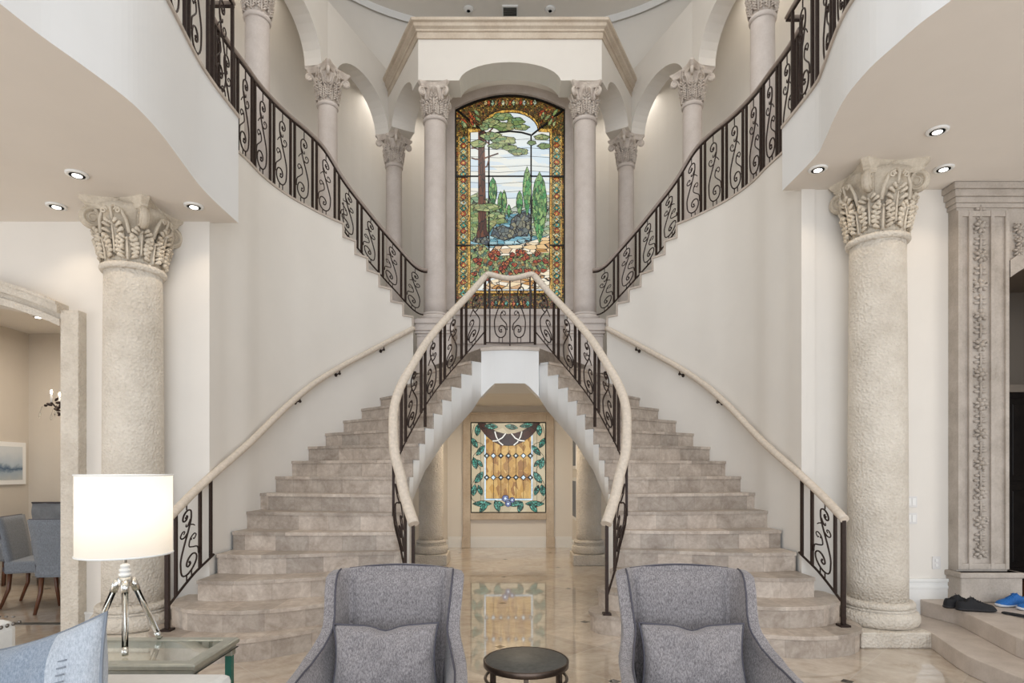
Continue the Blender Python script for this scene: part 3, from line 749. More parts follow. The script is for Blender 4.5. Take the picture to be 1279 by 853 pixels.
for s in (-1, 1):
    m = MB()
    if s < 0: arch_wall(m, (-2.02, 9.72), (-1.3, 8.37), 6.95, 7.6, .26, 6.95, .30, .38)
    else: arch_wall(m, (1.3, 8.37), (2.02, 9.72), 6.95, 7.6, .26, 6.95, .30, .38)
    struct(m.build('wall_pavilion_'+NAME[s], 'wall_paint'))
    m = MB()
    ring = [(2.95, 3.6), (3.0, 5.0), (2.83, 6.62), (2.53, 8.2), (1.93, 9.83)]
    for a, b in zip(ring, ring[1:]):
        a = (s*a[0], a[1]); b = (s*b[0], b[1])
        if s < 0: arch_wall(m, a, b, 6.95, 7.95, .17, 6.95, .52, .25)
        else: arch_wall(m, b, a, 6.95, 7.95, .17, 6.95, .52, .25)
    struct(m.build('wall_arcade_'+NAME[s], 'wall_paint'))
    # coved upper wall, leaning out to the ceiling
    lo = cr([(s*3.0, 3.6, 7.93), (s*3.0, 5.0, 7.93), (s*2.83, 6.62, 7.93), (s*2.53, 8.2, 7.93), (s*1.93, 9.83, 7.93), (s*1.0, 10.05, 7.93), (0, 10.1, 7.93)], 6)
    hi = cr([(s*4.3, 3.6, 9.0), (s*4.2, 5.2, 9.0), (s*3.9, 7.0, 9.0), (s*3.3, 8.6, 9.0), (s*2.35, 9.55, 9.0), (s*1.2, 10.03, 9.0), (0, 10.15, 9.0)], 6)
    m = MB(); N = len(lo)-1
    m.grid(lambda u, v: tuple(lo[round(u*N)].lerp(hi[round(u*N)], math.sin(v*PI/2)) .xy)+(7.93+1.07*(1-math.cos(v*PI/2))*.3+1.07*v*.7,), N, 8)
    struct(m.build('wall_cove_'+NAME[s], 'wall_paint'))
    cp = [(p.x*.985, p.y-.05, 9.0) for p in hi]
    if s > 0: prof = [(0, 0), (.06, 0), (.06, -.03), (.03, -.05), (.02, -.1), (0, -.12)]
    else: prof = [(0, 0), (-.06, 0), (-.06, -.03), (-.03, -.05), (-.02, -.1), (0, -.12)]
    struct(MB().sweep(cp, prof, smooth=False).build('trim_crown_'+NAME[s], 'trim_white'))
# back wall below the cove, behind the pavilion
struct(MB().box(-1.2, 1.2, 10.05, 10.2, 6.9, 8.0).build('wall_rotunda_back', 'wall_paint'))
# stone cornice of the pavilion
cp = [(-2.06, 9.82, 7.55), (-1.3, 8.36, 7.55), (1.3, 8.36, 7.55), (2.06, 9.82, 7.55)]
m = MB().sweep(cp, [(-.3, -.02), (.015, -.02), (.02, .06), (.04, .065), (.045, .09), (.08, .11), (.09, .15), (.125, .16), (.13, .195), (-.3, .195)])
struct(m.build('trim_pavilion_cornice', 'cornice_stone'))
# window wall with tall arched opening
YWIN = 9.3; WX = .865; WZ0, WZS, WRI = 3.94, 7.10, .24
def warch(x, hw=WX, zs=WZS, ri=WRI): return zs+ri*(1-(x/hw)**2)
m = MB()
m.box(-1.2, -WX, YWIN, YWIN+.2, ZL-.1, 8); m.box(WX, 1.2, YWIN, YWIN+.2, ZL-.1, 8); m.box(-WX, WX, YWIN, YWIN+.2, ZL-.1, WZ0)
for i in range(16):
    a, b = -WX+2*WX*i/16, -WX+2*WX*(i+1)/16
    v = [(a, YWIN, warch(a)), (b, YWIN, warch(b)), (b, YWIN, 8), (a, YWIN, 8)]; v += [(x, y+.2, z) for x, y, z in v]
    m.add(v, [(0, 1, 2, 3), (7, 6, 5, 4), (0, 4, 5, 1), (3, 2, 6, 7)])
for s in (-1, 1): m.box(min(s*1.1, s*1.2), max(s*1.1, s*1.2), YWIN+.2, 11.2, ZL-.1, 8)
struct(m.build('wall_window_bay', 'wall_paint'))
# stone surround of the tall window, and wainscot below
m = MB()
path = [(-WX, YWIN-.03, WZ0)]+[(x, YWIN-.03, warch(x)) for x in [-WX+2*WX*i/20 for i in range(21)]]+[(WX, YWIN-.03, WZ0)]
def band(m, inner, w_, y0, y1):
    P = [Vector((p[0], p[2])) for p in inner]; k = len(P); o = []
    for i in range(k):
        a = P[max(0, i-1)]; b = P[min(k-1, i+1)]
        if i in (0, k-1): nn = Vector((-1 if i == 0 else 1, 0))
        else:
            d = (b-a).normalized(); nn = Vector((-d.y, d.x))
            if i in (1, k-2): nn = Vector((-1 if i == 1 else 1, 1.0))
        o.append(P[i]+nn*w_)
    for i in range(k-1):
        v = [(P[i].x, y0, P[i].y), (P[i+1].x, y0, P[i+1].y), (o[i+1].x, y0, o[i+1].y), (o[i].x, y0, o[i].y)]; v += [(x, y1, z) for x, y, z in v]
        m.add(v, [(0, 1, 2, 3), (7, 6, 5, 4), (0, 4, 5, 1), (3, 2, 6, 7), (0, 3, 7, 4), (1, 5, 6, 2)])
band(m, path, .13, YWIN-.05, YWIN+.0); 
struct(m.build('trim_tall_window_surround', 'shaft_stone'))
m = MB().box(-.85, .85, YWIN-.06, YWIN, ZL, 3.85).box(-.85, .85, YWIN-.10, YWIN-.0, 3.85, WZ0).box(-.85, .85, YWIN-.085, YWIN, 3.68, 3.74).box(-.85, .85, YWIN-.09, YWIN, 3.40, 3.46).box(-.85, .85, YWIN-.08, YWIN, ZL, ZL+.15)
struct(m.build('trim_tall_window_sill', 'shaft_stone'))

# ------------------------------------------------------------ stained glass
GM = []
def gi(n):
    if n not in GM: GM.append(n)
    return GM.index(n)
class Glass:
    """flat coloured-glass picture: u,v in crop pixels mapped on the window plane"""
    def __init__(s, fx, fz, y): s.m = MB(); s.fx = fx; s.fz = fz; s.y = y; s.k = 0; s.mats = []
    def mi(s, n):
        if n not in s.mats: s.mats.append(n)
        return s.mats.index(n)
    def poly(s, pts, mat, out=0, lead=None):
        if lead:
            c = Vector((sum(p[0] for p in pts)/len(pts), sum(p[1] for p in pts)/len(pts)))
            q = []
            for p in pts:
                d = Vector(p)-c; d = d*(1+lead/max(3, d.length)); q.append(c+d)
            s.poly(q, 'lead')
        s.k += 1; y = s.y-s.k*.00022
        v = [(s.fx(p[0]), y, s.fz(p[1])) for p in pts]
        s.m.add(v, [tuple(range(len(v)))], s.mi(mat))
    def line(s, pts, w, mat='lead'):
        P = [Vector(p) for p in pts]
        s.k += 1; y = s.y-s.k*.00022; L = []; R = []
        for i in range(len(P)):
            a = P[max(0, i-1)]; b = P[min(len(P)-1, i+1)]; d = (b-a).normalized(); n = Vector((-d.y, d.x))*w/2
            L.append(P[i]+n); R.append(P[i]-n)
        for i in range(len(P)-1):
            v = [(s.fx(q[0]), y, s.fz(q[1])) for q in (L[i], L[i+1], R[i+1], R[i])]; s.m.add(v, [(0, 1, 2, 3)], s.mi(mat))
def circ(cx, cy, rx, ry=None, n=14, wob=0, ph=0):
    ry = ry or rx
    return [(cx+rx*(1+wob*math.sin(5*a+ph))*math.cos(a), cy+ry*(1+wob*math.sin(5*a+ph))*math.sin(a)) for a in [2*PI*i/n for i in range(n)]]
def leafsh(cx, cy, L, wd, ang, n=7):
    a = math.radians(ang); ca, sa = math.cos(a), math.sin(a); p = []
    for i in range(n+1): t = i/n; p.append((L*(t-.5), wd*math.sin(PI*t)**.8/2))
    for i in range(1, n): t = 1-i/n; p.append((L*(t-.5), -wd*math.sin(PI*t)**.8/2))
    return [(cx+x*ca-y*sa, cy+x*sa+y*ca) for x, y in p]
# tall window: crop pixels x 80..460, y 815..80
fx = lambda c: (c-270)/190*WX; 
fz = lambda c: WZ0+(815-c)/735*(WZS+WRI-WZ0)
g = Glass(fx, fz, YWIN+.06)
arch = [(80+380*i/20, 80+ (WRI/(WZS+WRI-WZ0)*735)*((i/10-1)**2)) for i in range(21)]
g.poly([(80, 815)]+arch+[(460, 815)], 'glass_border')
for x0, x1 in ((92, 124), (416, 448)):
    g.poly([(x0, 765), (x0, 215), (x1, 215), (x1, 765)], 'glass_ornament', lead=0)
    g.line([(x0, 765), (x0, 215)], 3, 'glass_gold'); g.line([(x1, 765), (x1, 215)], 3, 'glass_gold')
    yy = 228; k = 0
    while yy < 760:
        c = (x0+x1)/2
        g.poly([(c, yy-11), (c+11, yy), (c, yy+11), (c-11, yy)], ('glass_teal', 'glass_flower', 'glass_hill')[k % 3], lead=2)
        g.poly(circ(c, yy, 4), 'glass_gold'); yy += 19.5; k += 1
for k in range(15):
    x = 185+k*12.2; g.poly([(x-6, 106), (x, 96), (x+6, 106), (x, 116)], ('glass_ornament', 'glass_flower', 'glass_hill')[k % 3], lead=2)
    g.poly([(x-6, 790), (x, 780), (x+6, 790), (x, 800)], ('glass_teal', 'glass_gold', 'glass_flower')[k % 3], lead=2)
g.poly([(125, 755), (125, 195), (165, 195)]+[(270-100*math.cos(PI*i/12), 195-65*math.sin(PI*i/12)) for i in range(13)]+[(375, 195), (415, 195), (415, 755)], 'glass_gold', lead=3)
pic = [(134, 745), (134, 208), (178, 206)]+[(272-94*math.cos(PI*i/12), 203-62*math.sin(PI*i/12)) for i in range(13)]+[(370, 206), (406, 208), (406, 745)]
g.poly(pic, 'glass_sky', lead=3)
for yy_ in (232, 262, 290, 322, 340, 378, 408, 430): g.line([(134, yy_), (230, yy_+4), (330, yy_-2), (406, yy_+3)], 1.3)
g.poly([(134, 500), (134, 425), (160, 412), (185, 430), (230, 455), (270, 470), (300, 450), (330, 445), (360, 425), (406, 420), (406, 500)], 'glass_hill', lead=2)
g.poly([(134, 600), (134, 500), (200, 485), (250, 490), (290, 485), (330, 470), (406, 455), (406, 600)], 'glass_water', lead=2)
g.poly([(134, 575), (134, 455), (165, 448), (200, 462), (250, 500), (262, 515), (220, 520), (200, 545), (160, 580)], 'glass_leaf', lead=3)
g.poly([(340, 560), (330, 520), (350, 470), (406, 450), (406, 560)], 'glass_hill', lead=2)
g.poly([(270, 540), (276, 505), (300, 485), (330, 478), (345, 500), (340, 530), (330, 560), (290, 560)], 'glass_rock', lead=3)
g.poly([(205, 560), (215, 535), (245, 525), (280, 540), (292, 562), (250, 575)], 'glass_rock', lead=3)
g.poly([(140, 580), (150, 565), (180, 560), (200, 575), (190, 590)], 'glass_rock', lead=3)
g.poly([(200, 620), (220, 596), (300, 592), (406, 560), (406, 640), (300, 650)], 'glass_sand', lead=3)
g.poly([(134, 740), (134, 590), (180, 590), (220, 630), (300, 625), (406, 618), (406, 700), (330, 700), (270, 690), (200, 705)], 'glass_meadow', lead=2)
g.poly([(175, 742), (205, 712), (270, 695), (340, 690), (406, 675), (406, 742)], 'glass_sand', lead=2)
for cx, y0, y1, w_ in ((211, 362, 465, 13), (238, 410, 486, 9), (250, 405, 488, 8), (266, 455, 498, 6), (303, 408, 490, 10), (329, 325, 492, 14), (372, 343, 588, 25)):
    p = [(cx, y0)]+[(cx+w_*math.sin(PI*t**.8)**.8, y0+(y1-y0)*t) for t in (.15, .35, .55, .75, .9)]+[(cx, y1)]+[(cx-w_*math.sin(PI*t**.8)**.8, y0+(y1-y0)*t) for t in (.9, .75, .55, .35, .15)]
    g.poly(p, 'glass_cypress', lead=3)
g.poly([(160, 205), (182, 205), (184, 330), (186, 450), (190, 540), (200, 560), (152, 568), (160, 520), (161, 400)], 'glass_trunk', lead=2)
for br in ([(172, 300), (200, 290), (230, 280)], [(170, 270), (150, 262), (136, 262)], [(176, 230), (200, 250), (240, 262)], [(172, 240), (190, 215), (215, 190)], [(168, 300), (150, 300), (136, 295)], [(172, 330), (190, 325), (198, 300)]):
    g.line(br, 5, 'glass_trunk')
for cx, cy, rx, ry in ((205, 178, 30, 16), (245, 155, 34, 12), (290, 172, 30, 13), (250, 190, 36, 14), (310, 192, 26, 9), (160, 248, 26, 12), (205, 222, 36, 13), (250, 238, 40, 15), (225, 255, 30, 9), (300, 275, 32, 12), (270, 262, 26, 9), (380, 226, 26, 9), (388, 256, 22, 9), (345, 245, 14, 7), (180, 190, 16, 12), (190, 465, 46, 13), (225, 492, 30, 11)):
    g.poly(circ(cx, cy, rx, ry, 16, .12, cx), 'glass_leaf', lead=2.5)
rnd = random.Random(3)
for i in range(46):
    cx, cy = rnd.uniform(140, 400), rnd.uniform(612, 690); 
    if cx < 200: cy = rnd.uniform(600, 735)
    if 225 < cx < 400 and cy > 690: continue
    g.poly(circ(cx, cy, rnd.uniform(6, 10), rnd.uniform(5, 8), 8, .2, i), 'glass_flower', lead=2)
for sx in (-1, 1):
    for i in range(14):
        cx = 270+sx*rnd.uniform(100, 165); cy = rnd.uniform(142, 188); g.poly(leafsh(cx, cy, 28, 9, 90+sx*rnd.uniform(10, 60)), ('glass_leaf', 'glass_border', 'glass_flower')[i % 3], lead=1.5)
win = thing('stained_glass_window', 'tall arched stained glass window with pine, cypresses, stream and red flowers', 'window', (0, YWIN, WZ0))
win.location = (0, 0, 0)
g.m.build('stained_glass', g.mats, win)
yb = YWIN+.015
def bar(m, pts, w_=.018, d=.02):
    m.tube([(fx(x), yb, fz(y)) for x, y in pts], w_*.95, 4)
m = MB()
for x in (197, 343): bar(m, [(x, 815), (x, 217)])
for y in (357, 592): bar(m, [(80, y), (460, y)])
bar(m, [(197, 217), (230, 208), (270, 204), (310, 208), (343, 217)], .02); bar(m, [(83, 128), (195, 217)], .02); bar(m, [(457, 128), (345, 217)], .02)
m.build('support_bars', 'lead', win)
m = MB(); op_ = [(80, 815)]+arch+[(460, 815), (80, 815)]
m.tube([(fx(x), yb, fz(y)) for x, y in op_], .028, 4); m.build('window_frame', 'lead', win)
# lower window: crop x 152..648 , y 748..150
YB = 10.96
fx2 = lambda c: -.72+(c-152)/496*1.38
fz2 = lambda c: .65+(748-c)/598*1.66
g = Glass(fx2, fz2, YB-.012)
g.poly([(152, 748), (152, 150), (648, 150), (648, 748)], 'glass_cream')
for x in (215, 590): g.line([(x, 748), (x, 150)], 2)
for y in (150, 748): g.line([(152, y), (648, y)], 6)
g.poly([(240, 667), (240, 225), (562, 225), (562, 667)], 'glass_paleblue', lead=2)
g.poly([(251, 655), (251, 225), (551, 225), (551, 655)], 'glass_amber', lead=2)
for i in range(1, 6): g.line([(251+50*i, 655), (251+50*i, 225)], 3)
for y in (345, 405, 470, 540, 610): g.line([(251, y), (551, y)], 1.5, 'glass_gold')
for y in (370, 515):
    g.line([(251, y), (551, y)], 3)
    for x in (256, 300, 350, 400, 450, 500, 546):
        g.poly([(x-21, y), (x, y-21), (x+21, y), (x, y+21)], 'lead'); g.poly([(x-14, y), (x, y-14), (x+14, y), (x, y+14)], 'glass_paleblue' if x in (300, 500) else 'glass_rock'); g.poly([(x-7, y), (x, y-7), (x+7, y), (x, y+7)], 'glass_paleblue')
sw = [(195, 150), (245, 150), (270, 175), (320, 208), (370, 222), (400, 224), (440, 220), (490, 205), (540, 175), (565, 150), (612, 150), (590, 195), (550, 240), (500, 275), (445, 300), (400, 303), (350, 300), (300, 275), (255, 240), (215, 190)]
g.poly(sw, 'glass_swag', lead=2)
for c in ([(310, 208), (320, 245), (340, 280), (365, 300)], [(382, 222), (360, 250), (325, 270), (295, 272)], [(490, 208), (480, 245), (460, 280), (435, 300)], [(420, 222), (445, 252), (475, 268), (508, 272)]):
    g.line(c, 13); g.line(c, 8, 'glass_white')
LV = [(195, 200, 75, 34, 95), (285, 175, 90, 34, 5), (420, 178, 85, 30, 10), (520, 168, 90, 28, -8), (175, 285, 75, 30, 60), (215, 335, 85, 32, -50), (178, 420, 78, 34, 75), (210, 420, 60, 22, 50), (205, 515, 90, 38, -55),
      (172, 600, 75, 34, 100), (212, 600, 70, 28, 70), (225, 690, 125, 36, 0), (235, 715, 80, 32, -50), (325, 705, 80, 34, 70), (340, 690, 70, 28, 15), (450, 690, 90, 32, -15), (480, 712, 70, 34, -70)]
LV += [(800-x, y, l, w_, 180-a) for x, y, l, w_, a in LV if x < 250]
for x, y, l, w_, a in LV:
    if 250 < x < 350 and y < 200 or x in (420, 520): pass
    g.poly(leafsh(x, y, l, w_, a), 'glass_teal', lead=4); ca, sa = math.cos(math.radians(a)), math.sin(math.radians(a)); g.line([(x-ca*l*.5, y-sa*l*.5), (x+ca*l*.45, y+sa*l*.45)], 2.5)
g.line(cr([(175, 160), (160, 260), (230, 300), (165, 380), (215, 470), (160, 560), (160, 660), (230, 690)], 6), 3); g.line(cr([(625, 160), (640, 260), (570, 300), (635, 380), (585, 470), (640, 560), (640, 660), (570, 690)], 6), 3)
for x, y, r in ((380, 655, 22), (425, 665, 17), (398, 690, 19)): g.poly(circ(x, y, r, wob=.08), 'glass_blue', lead=3); g.poly(circ(x, y, r*.35), 'glass_paleblue')
w2 = thing('stained_glass_window', 'square stained glass panel with teal leaf garland and amber centre below the landing', 'window', (0, 0, 0))
g.m.build('stained_glass', g.mats, w2)
m = MB()
for x in (152, 648): m.tube([(fx2(x), YB-.03, fz2(748)), (fx2(x), YB-.03, fz2(150))], .012, 4)
for y in (150, 748): m.tube([(fx2(152), YB-.03, fz2(y)), (fx2(648), YB-.03, fz2(y))], .012, 4)
m.build('window_frame', 'lead', w2)
m = MB(); x0, x1 = fx2(152)-.01, fx2(648)+.01; z0, z1 = fz2(748)-.01, fz2(150)+.01
for a, b in ((x0-.14, x0), (x1, x1+.14)): m.box(a, b, YB-.06, YB, 0, z1+.15)
m.box(x0, x1, YB-.06, YB, z1, z1+.15); m.box(x0, x1, YB-.07, YB, z0-.12, z0)
for a, b in ((x0-.16, x0+.0), (x1, x1+.16)): m.box(a, b, YB-.075, YB, 0, .2)
m.box(x0-.16, x1+.16, YB-.08, YB, z1+.15, z1+.18)
struct(m.build('trim_lower_window_surround', 'cornice_stone', bevel=.008))
# framed pictures on the right hall wall
for (ya, yb_, za, zb_), lb in (((10.2, 10.75, 1.45, 2.1), 'upper small framed picture on the right wall of the under-stair hall'), ((10.15, 10.8, .55, 1.3), 'lower pale framed picture on the right wall of the under-stair hall')):
    t = thing('framed_picture', lb, 'picture', (1.16, ya, za)); 
    MB().box(-.02, 0, 0, yb_-ya, 0, zb_-za).build('frame', 'trim_white', t, bevel=.004); MB().box(-.024, -.0201, .06, yb_-ya-.06, .06, zb_-za-.06).build('picture', 'grey_velvet', t)

# ------------------------------------------------------------ railings
def spiral(cx, cy, r0, a0, turns, sg, n=26):
    out = []
    for i in range(n):
        t = i/(n-1); a = a0+sg*turns*2*PI*t; r = r0*(1-.86*t); out.append((cx+r*math.cos(a), cy+r*math.sin(a)))
    return out
def scroll_curves():
    """unit-height scroll, x in units of the same height (0 centre)"""
    W = .5
    main = []
    top_ = spiral(-.03, .845, .085, 0, 1.15, 1)           # starts at right side of top spiral
    bot = spiral(.035, .195, .15, PI, 1.35, 1)
    body = cr([(.055, .845), (.05, .75), (.0, .62), (-.07, .48), (-.12, .34), (-.115, .195)], 6)
    main = list(reversed([(x, y) for x, y in top_]))+[(p[0], p[1]) for p in body[1:-1]]+bot
    sub1 = [(p[0], p[1]) for p in cr([(.165, .20), (.15, .30), (.08, .36), (.02, .42), (.04, .50), (.10, .52), (.13, .48), (.10, .45), (.085, .475)], 5)]
    sub2 = [(p[0], p[1]) for p in cr([(-.01, .61), (-.06, .60), (-.11, .63), (-.12, .67), (-.08, .695), (-.05, .67), (-.07, .65)], 5)]
    sub3 = [(p[0], p[1]) for p in cr([(.03, .70), (.08, .66), (.11, .62)], 3)]
    sub4 = [(p[0], p[1]) for p in cr([(.045, .76), (.0, .71), (-.03, .72), (-.025, .75)], 4)]
    return main, [sub1, sub2, sub3, sub4]
SC = scroll_curves()
def railing(t, P, zbot, ztop, posts, scrolls, half=.009, scale_w=1.0, long_posts=(), up_off=0):
    """P: Path in plan. zbot/ztop: functions of arc length. posts: list of s. scrolls: (s, flip)"""
    for q, ext in posts:
        p = P.at(q); a = P.at(q-.03); b = P.at(q+.03); ax = (b-a).xy
        z0 = zbot(q)-ext
        MB().obox((p.x, p.y), ax, half, half, z0, ztop(q)).build('baluster', 'iron', t)
    for q, flip, wd in scrolls:
        zb0, zt0 = zbot(q), ztop(q); hh = zt0-zb0; m = MB()
        def mp(x, y, qq=q, fl=flip):
            sq = qq+fl*x*wd; p = P.at(sq); zb1, zt1 = zbot(sq), ztop(sq); return (p.x, p.y, zb1+(.02+.94*y)*(zt1-zb1))
        mn, subs = SC
        m.tube([mp(x, y) for x, y in mn], .0075, 5)
        for sb in subs: m.tube([mp(x, y) for x, y in sb], lambda t_: .0065*(1.1-.4*t_), 5)
        m.tube([mp(-.02, .0-.02), mp(-.02, .075)], .006, 4); m.tube([mp(.06, -.02), mp(.06, .075)], .006, 4); m.tube([mp(-.02, .93), mp(-.02, 1.06)], .006, 4)
        m.blob(mp(.05, .49), (.011, .011, .011), n=6, m=4); m.blob(mp(.03, .20), (.012, .012, .012), n=6, m=4); m.blob(mp(-.03, .835), (.011, .011, .011), n=6, m=4)
        m.build('scroll', 'iron', t)
RAIL = [(.83, 5.10, .96), (.94, 5.27, 1.20), (.99, 5.35, 1.37), (1.06, 5.43, 1.58), (1.09, 5.52, 1.78), (1.11, 5.66, 2.02), (1.08, 5.83, 2.25), (.985, 6.04, 2.52), (.867, 6.30, 2.82), (.70, 6.59, 3.13), (.49, 6.86, 3.45), (.285, 7.03, 3.745)]
for s in (-1, 1):
    t = thing('stair_railing', 'wrought iron scroll railing with cream stone handrail on the inner edge of the %s flight' % NAME[s], 'railing')
    pts = cr([(s*x, y, z) for x, y, z in RAIL], 6)
    m = MB().tube([(p.x, p.y, p.z) for p in pts], lambda q: .050-.012*q, 12, flat=.85); m.build('handrail', 'rail_stone', t)
    P = Path(pts); zt = lambda q: P.at(q).z-.03; zbf = lambda q: P.at(q).z-.03-(.62+.0*q)
    m = MB().tube([(P.at(P.L*(.012+.988*i/60)).x, P.at(P.L*(.012+.988*i/60)).y, zbf(P.L*(.012+.988*i/60))) for i in range(61)], .010, 4); m.build('bottom_rail', 'iron', t)
    posts = []; scr = []
    per = (P.L-.12)/6; q = P.L
    posts.append((P.L-.015, .16)); q = P.L-.02
    for k in range(6):
        scr.append((q-per*.40, -1, .60)); 
        posts.append((q-per*.76, .0 if k not in (2, 4) else .22))
        if k < 5: posts.append((q-per*.97, .0))
        q -= per
    railing(t, P, zbf, zt, posts, scr, half=.0115)
    p = P.at(0.0)
    m = MB().obox((s*.84, 5.13), (1, 0), .014, .014, R_, .95); m.build('newel_post', 'iron', t)
    MB().box(s*.84-.035, s*.84+.035, 5.095, 5.165, R_, R_+.018).build('foot_plate', 'iron', t)
# landing balustrade in the middle
t = thing('landing_balustrade', 'central iron scroll balustrade of the landing in front of the tall window', 'railing')
lp = cr([(-.285, 7.03, 3.745), (-.25, 7.035, 3.76), (-.12, 7.045, 3.73), (0, 7.05, 3.715), (.12, 7.045, 3.73), (.25, 7.035, 3.76), (.285, 7.03, 3.745)], 5)
MB().tube([tuple(p) for p in lp], .038, 12, flat=.85).build('handrail', 'rail_stone', t)
P = Path(lp); zt = lambda q: P.at(q).z-.03; zb_l = lambda q: ZL+.055
MB().tube([(P.at(P.L*i/20).x, P.at(P.L*i/20).y, ZL+.055) for i in range(21)], .010, 4).build('bottom_rail', 'iron', t)
railing(t, P, zb_l, zt, [(.045, .0), (.285, .04), (.525, .0)], [(.165, 1, .52), (.405, -1, .52)])
# wall side: handrail on the curved wall with an iron stub railing
for s in (-1, 1):
    t = thing('wall_handrail', 'cream stone handrail following the %s curved wall, ending on an iron scroll stub' % NAME[s], 'handrail')
    off = .075
    wpts = [(2.68, 4.60, 1.03), (2.66, 4.95, 1.23), (2.60, 5.2, 1.40), (2.56, 5.5, 1.56), (2.53, 5.8, 1.72), (2.50, 6.09, 1.89), (2.45, 6.34, 2.06), (2.375, 6.59, 2.24), (2.28, 6.81, 2.41), (2.155, 7.05, 2.58), (2.01, 7.27, 2.74), (1.84, 7.49, 2.90), (1.65, 7.73, 3.08), (1.46, 7.91, 3.24), (1.31, 8.03, 3.36)]
    pts = cr(sd(s, wpts), 5); m = MB().tube([tuple(p) for p in pts], .036, 12, flat=.95); m.build('handrail', 'rail_stone', t)
    for i in (36, 48, 60):
        if i < len(pts):
            p = pts[i]; d = (pts[i+1]-pts[i-1]).xy.normalized(); n = Vector((-d.y, d.x)); n = n if n.x*s > 0 else -n
            MB().tube([(p.x, p.y, p.z-.03), (p.x, p.y, p.z-.07), (p.x+n.x*.075, p.y+n.y*.075, p.z-.085)], .008, 6).blob((p.x, p.y, p.z-.075), (.017, .017, .017)).blob((p.x+n.x*.068, p.y+n.y*.068, p.z-.085), (.02, .02, .024)).build('bracket', 'iron', t)
    P = Path(pts[:16]); zt = lambda q: P.at(q).z-.02
    zbs = lambda q: .34+ (q/.62)*.36 + .0
    posts = [(.13, 0), (.44, 0), (.56, 0)]
    railing(t, P, zbs, zt, posts, [(.29, 1, .80)], half=.011)
    p = P.at(.02)
    MB().obox((p.x, p.y), (1, 0), .015, .015, R_, P.at(.02).z-.02).build('newel_post', 'iron', t)
    MB().box(p.x-.04, p.x+.04, p.y-.04, p.y+.04, R_, R_+.016).build('foot_plate', 'iron', t)
    MB().tube([(P.at(.02+.58*i/12).x, P.at(.02+.58*i/12).y, zbs(.02+.58*i/12)) for i in range(13)], .010, 4).build('bottom_rail', 'iron', t)
# upper railings, along wall top and balcony edge
for s in (-1, 1):
    t = thing('gallery_railing', 'dark iron scroll railing climbing to the %s gallery above the curved wall' % NAME[s], 'railing')
    wz = [(2.66, 5.24, 5.44), (2.66, 5.5, 5.43), (2.64, 5.82, 5.43), (2.625, 6.10, 5.43), (2.574, 6.38, 5.42), (2.494, 6.65, 5.41), (2.388, 6.89, 5.39), (2.26, 7.14, 5.31), (2.10, 7.37, 5.06), (1.93, 7.59, 4.86), (1.74, 7.83, 4.66), (1.55, 8.01, 4.47), (1.37, 8.15, 4.29), (1.26, 8.22, 4.23), (1.18, 8.27, 4.23)]
    wz = [(x-.02, y, z) for x, y, z in wz]
    pts = cr(sd(s, wz), 5); P = Path(pts)
    MB().tube([tuple(p) for p in pts], .026, 8, flat=.8).build('handrail', 'rail_taupe', t)
    MB().tube([(p.x, p.y, p.z-.032) for p in pts], .012, 4).build('top_bar', 'iron', t)
    zt = lambda q: P.at(q).z-.035
    qk = P.near(sd(s, [(2.08, 7.37)])[0])
    def zbu(q):
        if q < qk-.25: return ZF+.03
        if q < qk: return ZF+.03+(4.50-ZF-.03)*(q-qk+.25)/.25
        return max(P.at(q).z-.035-.60, 3.55) if q < P.L-.1 else P.at(q).z-.63
    n0 = P.near(sd(s, [(2.2, 7.25)])[0])
    MB().tube([(P.at(n0+(P.L-.06-n0)*i/30).x, P.at(n0+(P.L-.06-n0)*i/30).y, zbu(n0+(P.L-.06-n0)*i/30)) for i in range(31)], .010, 4).build('bottom_rail', 'iron', t)
    n = 10; per = (P.L-.1)/n; posts = []; scr = []
    for k in range(n):
        q = P.L-.05-k*per
        scr.append((q-per*.41, -1, .66)); posts.append((q-per*.80, 0)); posts.append((q-per*.99, 0))
    railing(t, P, zbu, zt, posts, scr, half=.011)
    # balcony edge railing running toward the camera
    t = thing('balcony_railing', 'dark iron railing on the edge of the %s balcony at the top of the frame' % NAME[s], 'railing')
    f = [p for p in FASC[s] if p.y > 2.9]
    ye = 5.24 if s < 0 else 5.36
    ln = [(p.x+s*.03, p.y-.02) for p in f]+[(s*2.64, f[-1].y-.02)]
    P2 = Path([(x, y, 5.52) for x, y in ln])
    MB().tube([(p.x, p.y, 5.52) for p in P2.p], .022, 8, flat=.8).build('handrail', 'rail_taupe', t)
    MB().tube([(p.x, p.y, 5.49) for p in P2.p], .012, 4).build('top_bar', 'iron', t)
    posts = []; scr = []; q = P2.L-.25
    posts += [(P2.L-.25, 0), (P2.L-.01, 0)]
    while q > .4:
        scr.append((q-.19, -1, .62)); posts.append((q-.34, 0)); posts.append((q-.42, 0)); q -= .42
    railing(t, P2, lambda q: 4.55, lambda q: 5.48, posts, scr, half=.012)

